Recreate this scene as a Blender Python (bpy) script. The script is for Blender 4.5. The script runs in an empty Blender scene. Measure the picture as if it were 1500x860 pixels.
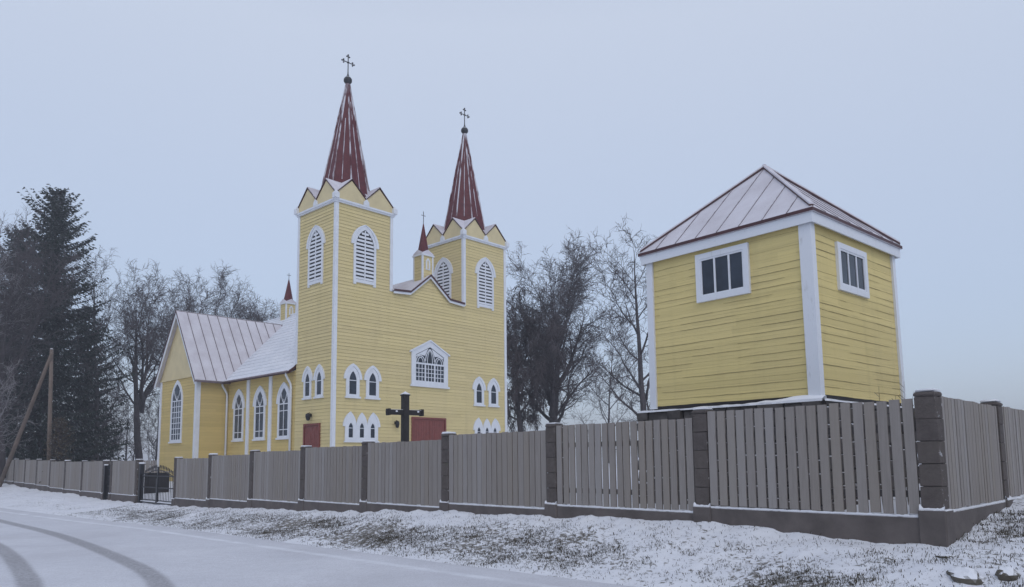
import bpy, bmesh, math, random
import numpy as np
from mathutils import Vector, noise as mnoise
R = math.radians
scene = bpy.context.scene
COL = scene.collection
rng = random.Random(7)

# ------------------------------------------------------------------ mesh builder
class MB:
    def __init__(s):
        s.v = []; s.f = []; s.m = []
    def face(s, pts, m=0):
        i = len(s.v); s.v.extend(pts); s.f.append(tuple(range(i, i + len(pts)))); s.m.append(m)
    def mesh(s, verts, faces, m=0):
        i = len(s.v); s.v.extend(verts)
        for f in faces:
            s.f.append(tuple(i + k for k in f)); s.m.append(m)
    def box(s, x0, x1, y0, y1, z0, z1, m=0, mp=None):
        vs = [(x, y, z) for z in (z0, z1) for y in (y0, y1) for x in (x0, x1)]
        if mp: vs = [mp(*p) for p in vs]
        s.mesh(vs, [(0, 1, 3, 2), (4, 6, 7, 5), (0, 4, 5, 1), (2, 3, 7, 6), (0, 2, 6, 4), (1, 5, 7, 3)], m)
    def bevbox(s, x0, x1, y0, y1, z0, z1, b=.02, m=0, jit=0.0):
        bm = bmesh.new(); bmesh.ops.create_cube(bm, size=1)
        for v in bm.verts:
            v.co = ((x0 + x1) / 2 + v.co.x * (x1 - x0), (y0 + y1) / 2 + v.co.y * (y1 - y0), (z0 + z1) / 2 + v.co.z * (z1 - z0))
        bmesh.ops.bevel(bm, geom=list(bm.edges), offset=b, segments=1, affect='EDGES')
        if jit:
            for v in bm.verts: v.co += Vector((rng.uniform(-jit, jit), rng.uniform(-jit, jit), rng.uniform(-jit, jit)))
        bm.verts.index_update()
        s.mesh([tuple(v.co) for v in bm.verts], [tuple(v.index for v in f.verts) for f in bm.faces], m); bm.free()
    def prism(s, poly, mp, d0, d1, m=0):
        n = len(poly)
        vs = [mp(a, b, d0) for a, b in poly] + [mp(a, b, d1) for a, b in poly]
        s.mesh(vs, [tuple(range(n)), tuple(range(2 * n - 1, n - 1, -1))] + [(i, (i + 1) % n, n + (i + 1) % n, n + i) for i in range(n)], m)
    def band(s, outer, inner, mp, d0, d1, m=0, closed=True):
        n = len(outer); vs = []
        for L, d in ((outer, d0), (outer, d1), (inner, d0), (inner, d1)):
            vs += [mp(a, b, d) for a, b in L]
        fs = []
        for i in range(n if closed else n - 1):
            j = (i + 1) % n
            fs += [(n + i, n + j, 3 * n + j, 3 * n + i), (i, j, n + j, n + i), (2 * n + i, 3 * n + i, 3 * n + j, 2 * n + j)]
        if not closed:
            for i in (0, n - 1): fs.append((i, n + i, 3 * n + i, 2 * n + i))
        s.mesh(vs, fs, m)
    def strip(s, pts, w, mp, d0, d1, m=0):
        for (a0, b0), (a1, b1) in zip(pts, pts[1:]):
            l = math.hypot(a1 - a0, b1 - b0) or 1; nx, ny = -(b1 - b0) / l * w / 2, (a1 - a0) / l * w / 2
            s.prism([(a0 - nx, b0 - ny), (a1 - nx, b1 - ny), (a1 + nx, b1 + ny), (a0 + nx, b0 + ny)], mp, d0, d1, m)
    def tube(s, pts, rad, n=6, m=0, cap=True):
        pts = [Vector(p) for p in pts]; k = len(pts); base = len(s.v)
        up = Vector((.31, .27, .91))
        for i, p in enumerate(pts):
            d = (pts[min(i + 1, k - 1)] - pts[max(i - 1, 0)]); d.normalize()
            a = d.cross(up)
            if a.length < 1e-3: a = d.cross(Vector((1, 0, 0)))
            a.normalize(); b = d.cross(a); r = rad[i] if isinstance(rad, (list, tuple)) else rad
            for q in range(n):
                t = 2 * math.pi * q / n; c = p + a * (math.cos(t) * r) + b * (math.sin(t) * r); s.v.append((c.x, c.y, c.z))
        for i in range(k - 1):
            for q in range(n):
                q2 = (q + 1) % n
                s.f.append((base + i * n + q, base + i * n + q2, base + (i + 1) * n + q2, base + (i + 1) * n + q)); s.m.append(m)
        if cap:
            s.f.append(tuple(base + q for q in range(n - 1, -1, -1))); s.m.append(m)
            s.f.append(tuple(base + (k - 1) * n + q for q in range(n))); s.m.append(m)
    def lathe(s, prof, cx, cy, n=12, m=0):
        base = len(s.v)
        for r, z in prof:
            for q in range(n):
                t = 2 * math.pi * q / n; s.v.append((cx + r * math.cos(t), cy + r * math.sin(t), z))
        for i in range(len(prof) - 1):
            for q in range(n):
                q2 = (q + 1) % n
                s.f.append((base + i * n + q, base + i * n + q2, base + (i + 1) * n + q2, base + (i + 1) * n + q)); s.m.append(m)
        s.f.append(tuple(base + q for q in range(n - 1, -1, -1))); s.m.append(m)
        s.f.append(tuple(base + (len(prof) - 1) * n + q for q in range(n))); s.m.append(m)
    def build(s, name, mats, parent=None, smooth=False, recalc=True):
        me = bpy.data.meshes.new(name); me.from_pydata(s.v, [], s.f); 
        for mm in (mats if isinstance(mats, (list, tuple)) else [mats]): me.materials.append(mm)
        me.polygons.foreach_set('material_index', s.m)
        if smooth: me.polygons.foreach_set('use_smooth', [True] * len(s.f))
        if recalc:
            bm = bmesh.new(); bm.from_mesh(me); bmesh.ops.recalc_face_normals(bm, faces=list(bm.faces)); bm.to_mesh(me); bm.free()
        me.update()
        o = bpy.data.objects.new(name, me); COL.objects.link(o)
        if parent: o.parent = parent
        return o

def tag(o, label=None, cat=None, group=None, kind=None):
    if label: o['label'] = label
    if cat: o['category'] = cat
    if group: o['group'] = group
    if kind: o['kind'] = kind
    return o
def empty(name, loc, rz=0, label=None, cat=None, group=None):
    o = bpy.data.objects.new(name, None); COL.objects.link(o); o.location = loc; o.rotation_euler = (0, 0, rz)
    o.empty_display_size = .3
    return tag(o, label, cat, group)
def clone(o, parent=None):
    c = o.copy(); COL.objects.link(c)
    if parent: c.parent = parent
    for ch in list(o.children): clone(ch, c)
    return c

# ------------------------------------------------------------------ materials
class NT:
    def __init__(s, name):
        s.mat = bpy.data.materials.new(name); s.mat.use_nodes = True; s.t = s.mat.node_tree; s.n = s.t.nodes
        s.b = s.n['Principled BSDF']; s.co = None
    def new(s, typ, **k):
        x = s.n.new(typ)
        for a, b in k.items(): setattr(x, a, b)
        return x
    def link(s, a, b): s.t.links.new(a, b)
    def coord(s):
        if not s.co: s.co = s.new('ShaderNodeTexCoord')
        return s.co.outputs['Object']
    def mapping(s, scale):
        m = s.new('ShaderNodeMapping'); m.inputs['Scale'].default_value = scale; s.link(s.coord(), m.inputs[0]); return m.outputs[0]
    def noise(s, scale, detail=4, rough=.6, vec=None):
        x = s.new('ShaderNodeTexNoise'); x.inputs['Scale'].default_value = scale; x.inputs['Detail'].default_value = detail; x.inputs['Roughness'].default_value = rough
        s.link(vec or s.coord(), x.inputs['Vector']); return x.outputs['Fac']
    def ramp(s, fac, a, b, lo=0, hi=1):
        x = s.new('ShaderNodeMapRange'); x.inputs[1].default_value = a; x.inputs[2].default_value = b; x.inputs[3].default_value = lo; x.inputs[4].default_value = hi
        s.link(fac, x.inputs[0]); return x.outputs[0]
    def math(s, op, a, b=None):
        x = s.new('ShaderNodeMath', operation=op)
        for i, q in enumerate((a, b)):
            if q is None: continue
            if isinstance(q, (int, float)): x.inputs[i].default_value = q
            else: s.link(q, x.inputs[i])
        return x.outputs[0]
    def mix(s, fac, a, b, blend='MIX'):
        x = s.new('ShaderNodeMix', data_type='RGBA', blend_type=blend)
        for sock, q in ((x.inputs[0], fac), (x.inputs[6], a), (x.inputs[7], b)):
            if isinstance(q, (int, float)): sock.default_value = q
            elif isinstance(q, (tuple, list)): sock.default_value = (*q[:3], 1)
            else: s.link(q, sock)
        return x.outputs[2]
    def bump(s, h, strength=.3, dist=.02):
        x = s.new('ShaderNodeBump'); x.inputs['Strength'].default_value = strength; x.inputs['Distance'].default_value = dist
        s.link(h, x.inputs['Height']); s.link(x.outputs[0], s.b.inputs['Normal'])
    def out(s, col, rough=.7, spec=None):
        if isinstance(col, (tuple, list)): s.b.inputs['Base Color'].default_value = (*col[:3], 1)
        else: s.link(col, s.b.inputs['Base Color'])
        if isinstance(rough, (int, float)): s.b.inputs['Roughness'].default_value = rough
        else: s.link(rough, s.b.inputs['Roughness'])
        if spec is not None: s.b.inputs['Specular IOR Level'].default_value = spec
        return s.mat
    def topsnow(s, col, amt=.75, lo=.45, hi=.75, scale=9.):
        g = s.new('ShaderNodeNewGeometry'); x = s.new('ShaderNodeSeparateXYZ'); s.link(g.outputs['True Normal'], x.inputs[0])
        nz = s.ramp(x.outputs[2], .55, .8); n = s.ramp(s.noise(scale, 3), lo - amt * .4, hi - amt * .4)
        return s.mix(s.math('MULTIPLY', nz, n), col, SNOW)

SNOW = (.80, .81, .84)
def plain(name, c, rough=.6, var=.12, scale=6., snow=0, bump=0, spec=None, detail=5):
    t = NT(name); n = t.noise(scale, detail)
    col = t.mix(t.ramp(n, .3, .7), tuple(x * (1 - var) for x in c), tuple(min(1, x * (1 + var)) for x in c))
    if snow: col = t.topsnow(col, snow)
    if bump: t.bump(t.noise(scale * 5, 6), bump, .01)
    return t.out(col, rough, spec)

def siding_mat(name, c, pitch, seed, grime=.35, dirty=(.25, .19, .10)):
    t = NT(name); sx = t.new('ShaderNodeSeparateXYZ'); t.link(t.coord(), sx.inputs[0])
    row = t.math('FLOOR', t.math('DIVIDE', sx.outputs[2], pitch))
    horiz = t.math('ADD', sx.outputs[0], sx.outputs[1])
    w0 = t.new('ShaderNodeTexWhiteNoise', noise_dimensions='1D'); t.link(t.math('ADD', row, seed), w0.inputs['W'])
    seg = t.math('FLOOR', t.math('ADD', t.math('DIVIDE', horiz, 4.2), t.math('MULTIPLY', w0.outputs['Value'], 7)))
    cv = t.new('ShaderNodeCombineXYZ'); t.link(row, cv.inputs[0]); t.link(seg, cv.inputs[1]); cv.inputs[2].default_value = seed
    w = t.new('ShaderNodeTexWhiteNoise', noise_dimensions='3D'); t.link(cv.outputs[0], w.inputs['Vector'])
    col = t.mix(w.outputs['Value'], tuple(x * .93 for x in c), tuple(min(1, x * 1.05) for x in c))
    big = t.ramp(t.noise(.5, 4), .35, .7)
    col = t.mix(t.math('MULTIPLY', big, .35), col, (c[0] * .93, c[1] * .93, c[2] * 1.12))
    st = t.ramp(t.noise(1.0, 5, .65, t.mapping((.55, .55, 14))), .56, .80)
    col = t.mix(t.math('MULTIPLY', st, grime), col, dirty)
    dr = t.ramp(t.noise(1.0, 5, .65, t.mapping((2.6, 2.6, .16))), .52, .78); col = t.mix(t.math('MULTIPLY', dr, .14), col, dirty)
    fr = t.math('FRACT', t.math('DIVIDE', sx.outputs[2], pitch))
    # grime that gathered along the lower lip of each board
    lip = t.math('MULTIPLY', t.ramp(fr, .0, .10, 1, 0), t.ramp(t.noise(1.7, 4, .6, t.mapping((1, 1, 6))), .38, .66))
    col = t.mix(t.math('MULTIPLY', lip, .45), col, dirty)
    fl = t.ramp(t.noise(9, 6, .7, t.mapping((.5, .5, 3))), .70, .76)
    col = t.mix(t.math('MULTIPLY', fl, .35), col, (.33, .28, .2))
    t.bump(t.noise(6, 6, .6, t.mapping((.6, .6, 12))), .15, .01)
    return t.out(col, .75, .2)

M = {}
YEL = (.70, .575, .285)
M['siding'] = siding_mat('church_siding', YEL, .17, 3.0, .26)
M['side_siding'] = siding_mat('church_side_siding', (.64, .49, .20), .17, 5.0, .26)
M['shed_siding'] = siding_mat('shed_siding', (.70, .568, .245), .13, 11.0, .34, (.22, .18, .10))
M['gap'] = plain('board_gap', (.13, .095, .05), .9, .3, 3)  # undersides of the board laps coloured dark to strengthen their shadow line
M['shed_gap'] = plain('weathered_joint', (.17, .13, .065), .9, .5, 2.5)
M['gable_paint'] = plain('gable_paint', (.66, .55, .32), .7, .08, 1.5)
M['white'] = plain('white_paint', (.72, .74, .78), .6, .06, 3)
def worn_white():
    t = NT('weathered_white_paint'); n = t.ramp(t.noise(3, 6, .7, t.mapping((3, 3, .7))), .58, .72)
    col = t.mix(t.math('MULTIPLY', n, .5), (.72, .74, .78), (.42, .41, .40)); t.bump(t.noise(12, 5, .6, t.mapping((3, 3, .5))), .15, .01)
    return t.out(col, .65, .2)
M['worn_white'] = worn_white()
M['red_trim'] = plain('red_trim', (.062, .018, .021), .5, .2, 4, snow=.15)
M['red_door'] = plain('red_door_paint', (.20, .055, .045), .6, .15, 4)
M['dark_metal'] = plain('dark_metal', (.018, .018, .022), .45, .3, 8, snow=.45)
M['gate_black'] = plain('gate_black', (.012, .012, .016), .5, .2, 8)
M['dark_wood'] = plain('dark_wood', (.016, .012, .012), .7, .3, 6, snow=.9, bump=.3)
def spire_mat():
    t = NT('spire_metal'); n = t.noise(5, 5)
    col = t.mix(t.ramp(n, .3, .7), (.085, .016, .021), (.135, .026, .031))
    col = t.mix(t.ramp(t.noise(14, 5, .7, t.mapping((1, 1, .25))), .62, .80, 0, .3), col, (.55, .53, .55))
    return t.out(col, .55, .3)
M['spire'] = spire_mat()
def spire_snow():
    t = NT('snow_on_seams'); g = t.ramp(t.noise(1.6, 5, .6, t.mapping((2.2, 2.2, .55))), .40, .56)
    return t.out(t.mix(g, (.10, .022, .027), (.62, .61, .65)), .8, .2)
M['seam_snow'] = spire_snow()
def roof_mat(name, c0, c1, scale=1.4):
    t = NT(name); a = t.ramp(t.noise(scale, 6, .6), .3, .7); col = t.mix(a, c0, c1)
    sp = t.ramp(t.noise(22, 3, .7), .60, .74, 0, .5); col = t.mix(sp, col, (.36, .28, .30))
    t.bump(t.noise(18, 5), .25, .02); return t.out(col, .8, .2)
M['thin_snow_roof'] = roof_mat('thin_snow_on_red_metal', (.60, .565, .60), (.74, .72, .76))
M['shed_roof'] = roof_mat('thin_snow_on_shed_metal', (.58, .55, .58), (.70, .68, .72))
def tile_mat():
    t = NT('snow_on_tile_metal'); a = t.ramp(t.noise(1.2, 5), .3, .7); col = t.mix(a, (.68, .70, .75), (.80, .81, .85))
    return t.out(col, .8, .2)
M['tile_snow'] = tile_mat()
M['seam'] = plain('roof_seam', (.17, .13, .145), .6, .25, 4, snow=.3)
def glass(name, c):
    t = NT(name); n = t.ramp(t.noise(1.1, 4), .35, .65)
    col = t.mix(n, tuple(x * .6 for x in c), tuple(x * 1.5 for x in c)); t.bump(t.noise(2.2, 2), .12, .02)
    return t.out(col, .12, .45)
M['glass'] = glass('dark_glass', (.022, .03, .045))
M['pale_glass'] = glass('reflecting_glass', (.05, .065, .09))  # paler base colour, same gloss as the dark glass
M['concrete'] = plain('plinth_concrete', (.115, .098, .092), .9, .25, 3, bump=.4, snow=.6)
def block_mat():
    t = NT('split_face_block'); n = t.noise(7, 6, .7); i = t.new('ShaderNodeNewGeometry')
    col = t.mix(t.ramp(n, .3, .7), (.078, .067, .064), (.13, .112, .106))
    col = t.mix(t.math('MULTIPLY', i.outputs['Random Per Island'], .35), col, (.135, .115, .10))
    col = t.mix(t.ramp(t.noise(4, 5), .62, .75, 0, .5), col, (.11, .115, .08))
    t.bump(t.noise(26, 6, .7), .9, .02)
    sx = t.new('ShaderNodeSeparateXYZ'); t.coord(); t.link(t.co.outputs['Normal'], sx.inputs[0])
    blown = t.math('MULTIPLY', t.ramp(sx.outputs[0], .6, .8), t.ramp(t.noise(11, 5, .7), .60, .70)); col = t.mix(blown, col, SNOW)
    return t.out(col, .9, .2)
M['block'] = block_mat()
M['joint'] = plain('mortar_joint', (.05, .045, .043), .95)
def board_mat():
    t = NT('fence_board'); i = t.new('ShaderNodeNewGeometry'); n = t.noise(3, 6, .65, t.mapping((14, 14, .8)))
    col = t.mix(t.ramp(n, .3, .7), (.225, .201, .184), (.285, .258, .238))
    r = i.outputs['Random Per Island']
    col = t.mix(t.ramp(r, 0, 1, 0, .75), col, (.325, .305, .295))
    warm = t.new('ShaderNodeTexWhiteNoise', noise_dimensions='1D'); t.link(r, warm.inputs['W'])
    col = t.mix(t.ramp(warm.outputs['Value'], .5, 1, 0, .6), col, (.25, .212, .17))
    col = t.mix(t.ramp(t.noise(2.2, 6, .7, t.mapping((6, 6, .6))), .6, .8, 0, .5), col, (.16, .135, .13))
    t.bump(t.noise(8, 6, .6, t.mapping((12, 12, .7))), .25, .01)
    return t.out(t.topsnow(col, 1.1), .8, .2)
M['board'] = board_mat()
M['rail'] = plain('fence_rail', (.09, .08, .078), .85, .2, 5, snow=.9)
def snow_mat(name, amp=.12):
    t = NT(name); col = t.mix(t.ramp(t.noise(3, 6), .3, .7), (.76, .77, .81), (.84, .845, .87)); t.bump(t.noise(28, 6, .7), .35, .03)
    return t.out(col, .85, .15)
M['snow'] = snow_mat('snow_cover')
M['pole'] = plain('pole_wood', (.16, .122, .098), .85, .25, 2, bump=.3)
M['stone'] = plain('boulder_stone', (.10, .088, .07), .9, .35, 4, snow=.9, bump=.8)
M['old_plinth'] = plain('old_plinth_stone', (.085, .075, .07), .9, .35, 5, bump=.8, snow=.5)
M['bark'] = plain('tree_bark', (.062, .053, .056), .95, .3, 3, bump=.4)
M['twig'] = plain('tree_twig', (.078, .064, .068), .95, .25, .8)
M['pale_twig'] = plain('frosted_branch', (.24, .225, .23), .95, .25, 2)
M['birch'] = plain('birch_bark', (.36, .34, .34), .9, .4, 3)
def needle_mat(name, a, b, frost=.25):
    t = NT(name); i = t.new('ShaderNodeNewGeometry'); r = i.outputs['Random Per Island']
    col = t.mix(r, a, b); w = t.new('ShaderNodeTexWhiteNoise', noise_dimensions='1D'); t.link(r, w.inputs['W'])
    col = t.mix(t.ramp(w.outputs['Value'], .84, 1, 0, frost), col, (.5, .52, .56)); return t.out(col, .9, .1)
M['needle'] = needle_mat('spruce_needle', (.012, .022, .016), (.035, .042, .032), .4)
M['thuja'] = needle_mat('brown_conifer', (.07, .055, .035), (.14, .11, .075), .5)
M['grass'] = needle_mat('dead_grass', (.035, .032, .018), (.10, .08, .05), .5)
M['pale_wood'] = plain('pale_board', (.42, .35, .27), .8, .15, 3, snow=.4)

# ------------------------------------------------------------------ camera, world, light
PITCH, ROLL = .1093, -.0099
cam = bpy.data.cameras.new('camera'); co = bpy.data.objects.new('camera', cam); COL.objects.link(co)
cam.sensor_width = 36; cam.lens = 1085.2 / 1500 * 36; cam.shift_y = (554.5 - 430) / 1500; cam.clip_start = .1; cam.clip_end = 3000
from mathutils import Matrix
co.rotation_euler = (Matrix.Rotation(math.pi / 2 + PITCH, 3, 'X') @ Matrix.Rotation(ROLL, 3, 'Z')).to_euler()
scene.camera = co
SUN_EL, SUN_AZ = R(48), math.atan2(.25, -1)
w = bpy.data.worlds.new('World'); scene.world = w; w.use_nodes = True; nt = w.node_tree; nt.nodes.clear()
def N(t, **k):
    x = nt.nodes.new(t)
    for a, b in k.items(): setattr(x, a, b)
    return x
sky = N('ShaderNodeTexSky', sky_type='NISHITA'); sky.sun_disc = False; sky.sun_elevation = SUN_EL; sky.sun_rotation = SUN_AZ
bg1 = N('ShaderNodeBackground'); bg1.inputs[1].default_value = .05
tc = N('ShaderNodeTexCoord'); sp = N('ShaderNodeSeparateXYZ'); cr = N('ShaderNodeValToRGB'); bg2 = N('ShaderNodeBackground'); bg2.inputs[1].default_value = 1.0
nz = N('ShaderNodeTexNoise'); nz.inputs['Scale'].default_value = 2.2; nz.inputs['Detail'].default_value = 5
mulz = N('ShaderNodeMath', operation='MULTIPLY_ADD'); mulz.inputs[1].default_value = .05; 
e = cr.color_ramp.elements
e[0].position = 0; e[0].color = (.365, .41, .53, 1); e[1].position = 1.0; e[1].color = (.345, .375, .485, 1)
x = e.new(.22); x.color = (.41, .465, .578, 1)
x = e.new(.55); x.color = (.53, .575, .665, 1)
add = N('ShaderNodeAddShader'); out = N('ShaderNodeOutputWorld')
for a, b in ((tc.outputs['Generated'], sp.inputs[0]), (tc.outputs['Generated'], nz.inputs['Vector']), (nz.outputs['Fac'], mulz.inputs[0]), (sp.outputs[2], mulz.inputs[2]),
             (mulz.outputs[0], cr.inputs[0]), (cr.outputs[0], bg2.inputs[0]), (sky.outputs[0], bg1.inputs[0]),
             (bg1.outputs[0], add.inputs[0]), (bg2.outputs[0], add.inputs[1]), (add.outputs[0], out.inputs[0])): nt.links.new(a, b)
sl = bpy.data.lights.new('sun', 'SUN'); so = bpy.data.objects.new('sun', sl); COL.objects.link(so)
sl.energy = .5; sl.angle = R(25); sl.color = (1, .96, .9)
d = Vector((math.sin(SUN_AZ) * math.cos(SUN_EL), math.cos(SUN_AZ) * math.cos(SUN_EL), math.sin(SUN_EL)))
so.rotation_euler = d.to_track_quat('Z', 'Y').to_euler()
scene.view_settings.view_transform = 'Standard'; scene.view_settings.look = 'None'; scene.view_settings.exposure = 0; scene.view_settings.gamma = 1

# ------------------------------------------------------------------ ground, road
PF = Vector((5.339, 9.494)); DL = Vector((-.6864, .7273)); DT = Vector((-.7273, -.6864))   # fence corner, along the fence, towards the road
def xy(s, t): return PF.x + DL.x * s + DT.x * t, PF.y + DL.y * s + DT.y * t
S_ = np.array([-40, -8, 0, 1.6, 3.3, 6.6, 9.9, 13.2, 16.5, 26.7, 31.4, 36, 40, 44, 47, 51, 54, 58, 66, 120.])
Z_ = np.array([-1.0, -1.05, -1.09, -1.03, -.98, -1.03, -1.07, -1.24, -1.36, -1.63, -1.66, -1.71, -1.60, -1.56, -1.57, -1.54, -1.47, -1.37, -1.3, -1.2])
TE_S = np.array([-60, -10, 2, 5, 12, 20, 33, 60, 130]); TE_T = np.array([60., 13., 2.9, 3.15, 3.3, 3.4, 4.4, 6, 12])
def zf(s): return np.interp(s, S_, Z_)
def zr(s): return np.interp(s, [-10, 5, 25, 40, 120], [-1.68, -1.7, -1.9, -1.95, -1.9])
def te(s): return np.interp(s, TE_S, TE_T)
def vnoise(x, y, seed=0):
    xi = np.floor(x).astype(np.int64); yi = np.floor(y).astype(np.int64); fx = x - xi; fy = y - yi
    fx = fx * fx * (3 - 2 * fx); fy = fy * fy * (3 - 2 * fy)
    def h(a, b):
        n = (a * 374761393 + b * 668265263 + seed * 1442695041) & 0x7fffffff
        n = ((n ^ (n >> 13)) * 1274126177) & 0x7fffffff
        return ((n ^ (n >> 16)) & 0xffff) / 65535.0
    return (h(xi, yi) * (1 - fx) + h(xi + 1, yi) * fx) * (1 - fy) + (h(xi, yi + 1) * (1 - fx) + h(xi + 1, yi + 1) * fx) * fy
def fbm(x, y, seed=0, o=4):
    r = 0; a = .5
    for i in range(o): r = r + a * vnoise(x * 2 ** i, y * 2 ** i, seed + i); a *= .5
    return r
def ground_z(s, t, fine=True):
    s = np.asarray(s, float); t = np.asarray(t, float)
    f = zf(s); foot = te(s) - .9; r = zr(s) - .06
    k = np.clip(t / np.maximum(foot, .5), 0, 1); k = k * k * (3 - 2 * k) * .35 + k * .65
    z = np.where(t > 0, f + (r - f) * k, np.minimum(f + .10 * (-t), np.maximum(f, -.52)))
    far = np.hypot(s, t); z = z + np.clip((far - 90) / 300, 0, 1) * 2.2 * (t < 0)
    # other side of the road
    rise = np.clip((t - te(s) - 9.0) / 6, 0, 1); z = z + rise * .5
    if fine:
        amp = np.clip(1.3 - k * 1.0, .0, 1) * (np.abs(t) < 12) * (far < 90)
        amp = amp * np.where((t < 0) & (s > .2), .5, 1)
        z = z + amp * ((fbm(s * 1.1, t * 1.1, 5, 3) - .44) * .16 + (fbm(s * 5, t * 5, 9, 3) - .44) * .085)
        z = z + np.where((t > 0) & (k > .9), (fbm(s * 3.1, t * 3.1, 77, 3) - .42) * .07, 0)
        z = z + .10 * np.exp(-((t - .16) / .22) ** 2) * (fbm(s * 1.6, t * .2, 21, 3) - .35) * (np.abs(s - 15) < 60)
    return z
def axis(segs):
    out = []
    for a, b, st in segs: out += list(np.arange(a, b, st))
    return np.array(out + [segs[-1][1]])
sa = axis([(-420, -60, 30), (-60, -12, 4), (-12, -6, .3), (-6, 16, .055), (16, 36, .11), (36, 70, .4), (70, 130, 4), (130, 520, 30)])
ta = axis([(-520, -60, 30), (-60, -14, 2.5), (-14, -6, .4), (-6, -1.5, .12), (-1.5, 4.2, .05), (4.2, 7, .2), (7, 30, 1), (30, 60, 5), (60, 420, 30)])
SS, TT = np.meshgrid(sa, ta, indexing='ij')
ZZ = ground_z(SS, TT)
X = PF.x + DL.x * SS + DT.x * TT; Y = PF.y + DL.y * SS + DT.y * TT
def grid_obj(name, X, Y, Z, mat, attrs={}):
    n, m = X.shape; vs = np.stack([X, Y, Z], -1).reshape(-1, 3)
    i = np.arange(n * m).reshape(n, m); f = np.stack([i[:-1, :-1], i[:-1, 1:], i[1:, 1:], i[1:, :-1]], -1).reshape(-1, 4)
    me = bpy.data.meshes.new(name); me.from_pydata(vs.tolist(), [], f.tolist()); me.materials.append(mat)
    me.polygons.foreach_set('use_smooth', [True] * len(f))
    for k, a in attrs.items(): me.attributes.new(k, 'FLOAT', 'POINT').data.foreach_set('value', a.reshape(-1).astype(np.float32))
    me.update()
    if me.polygons[0].normal.z < 0: me.flip_normals()
    o = bpy.data.objects.new(name, me); COL.objects.link(o); return o
foot = te(SS) - .9
def grassy(s, t):
    f = te(s) - .9; q = t / np.maximum(f, .5)
    g = np.clip((q - .12) / .35, 0, 1) * np.clip((1.06 - q) / .30, 0, 1)
    g = g * np.interp(s, [-6, -2, 0, 12, 20, 26, 34, 50], [.6, .7, .85, 1, .8, .45, .35, .3])
    g = g * (t > 0) * np.clip((t - .1) / .5, 0, 1)
    side_ = np.clip((.2 - s) / .6, 0, 1) * np.clip((2.5 - t) / 1.5, 0, 1) * (s > -12)
    return np.maximum(g, .62 * side_)
G = grassy(SS, TT)
def ground_mat():
    t = NT('snowy_ground'); at = t.new('ShaderNodeAttribute', attribute_name='grassy')
    vr = t.new('ShaderNodeMapping'); vr.inputs['Rotation'].default_value = (0, 0, R(-46)); t.link(t.coord(), vr.inputs[0])
    vs = t.new('ShaderNodeMapping'); vs.inputs['Scale'].default_value = (1, .6, 1); t.link(vr.outputs[0], vs.inputs[0]); v = vs.outputs[0]
    clump = t.noise(.9, 4, .55, v); fine = t.noise(15, 7, .66, v)
    m = t.math('ADD', t.math('MULTIPLY', fine, 1.0), t.math('MULTIPLY', clump, .5))
    m = t.math('ADD', m, t.math('MULTIPLY', at.outputs['Fac'], .21))
    mask = t.ramp(m, .905, .99)
    snow = t.mix(t.ramp(t.noise(2.2, 6), .3, .7), (.74, .755, .80), (.83, .84, .87))
    soil = t.mix(t.ramp(t.noise(16, 4), .35, .65), (.055, .048, .032), (.16, .135, .10))
    col = t.mix(t.math('MULTIPLY', mask, .85), snow, soil)
    t.bump(t.noise(26, 7, .7), .5, .04); return t.out(col, .9, .1)
ground = tag(grid_obj('ground', X, Y, ZZ, ground_mat(), {'grassy': G}), kind='structure')

# tyre tracks worn into the thin snow of the road, stored as a wear attribute
def spline(pts, n=40):
    pts = np.array(pts, float); P = np.vstack([2 * pts[0] - pts[1], pts, 2 * pts[-1] - pts[-2]]); o = []
    for i in range(1, len(P) - 2):
        u = np.linspace(0, 1, n, endpoint=False)[:, None]; a, b, c, d2 = P[i - 1:i + 3]
        o.append(.5 * (2 * b + (c - a) * u + (2 * a - 5 * b + 4 * c - d2) * u ** 2 + (-a + 3 * b - 3 * c + d2) * u ** 3))
    return np.vstack(o + [P[-2:-1]])
TR = [spline([(60, 7.4), (45, 6.3), (35, 5.75), (27, 5.5), (19, 5.55), (11, 6.15), (7.6, 6.75), (5, 7.5), (2, 8.7), (-2, 10.6)]),
      spline([(60, 9.0), (45, 7.9), (35, 7.35), (27, 7.1), (20, 7.1), (15.5, 7.3), (11.5, 7.7), (8.8, 8.1), (6, 8.85), (2, 10.3)])]
ra = axis([(-8, 3, .5), (3, 34, .09), (34, 70, .5), (70, 130, 4)])
qa = axis([(0, 1, .1), (1, 6.6, .05), (6.6, 10, .3)])
RS, RQ = np.meshgrid(ra, qa, indexing='ij')
RT = te(RS) - 1.05 + RQ
edge = fbm(RS * 1.7, RS * 0 + 3.3, 3, 3) * .5 + (fbm(RS * 9, RS * 0 + 1.3, 8, 2) - .4) * .3
RT = RT + 0 * edge
RZ = zr(RS) - .075 * np.clip(1 - RQ / .55, 0, 1) ** 2 + .02 * (fbm(RS * 2.2, RT * 2.2, 61, 3) - .44) * np.clip(1.2 - RQ, 0, 1)
RX = PF.x + DL.x * RS + DT.x * RT; RY = PF.y + DL.y * RS + DT.y * RT
dist = np.full(RS.shape, 9.)
for tr in TR:
    for p, q in zip(tr[:-1], tr[1:]):
        sel = (RS > min(p[0], q[0]) - .7) & (RS < max(p[0], q[0]) + .7)
        if not sel.any(): continue
        ex, ey = q - p; l2 = ex * ex + ey * ey; k = np.clip(((RS[sel] - p[0]) * ex + (RT[sel] - p[1]) * ey) / l2, 0, 1)
        dist[sel] = np.minimum(dist[sel], np.hypot(RS[sel] - p[0] - k * ex, RT[sel] - p[1] - k * ey))
track = np.clip((.19 - dist) / .06, 0, 1)
line = np.clip((.13 - np.abs(RT - te(RS) - .0)) / .08, 0, 1) * (RS > 2)
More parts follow.
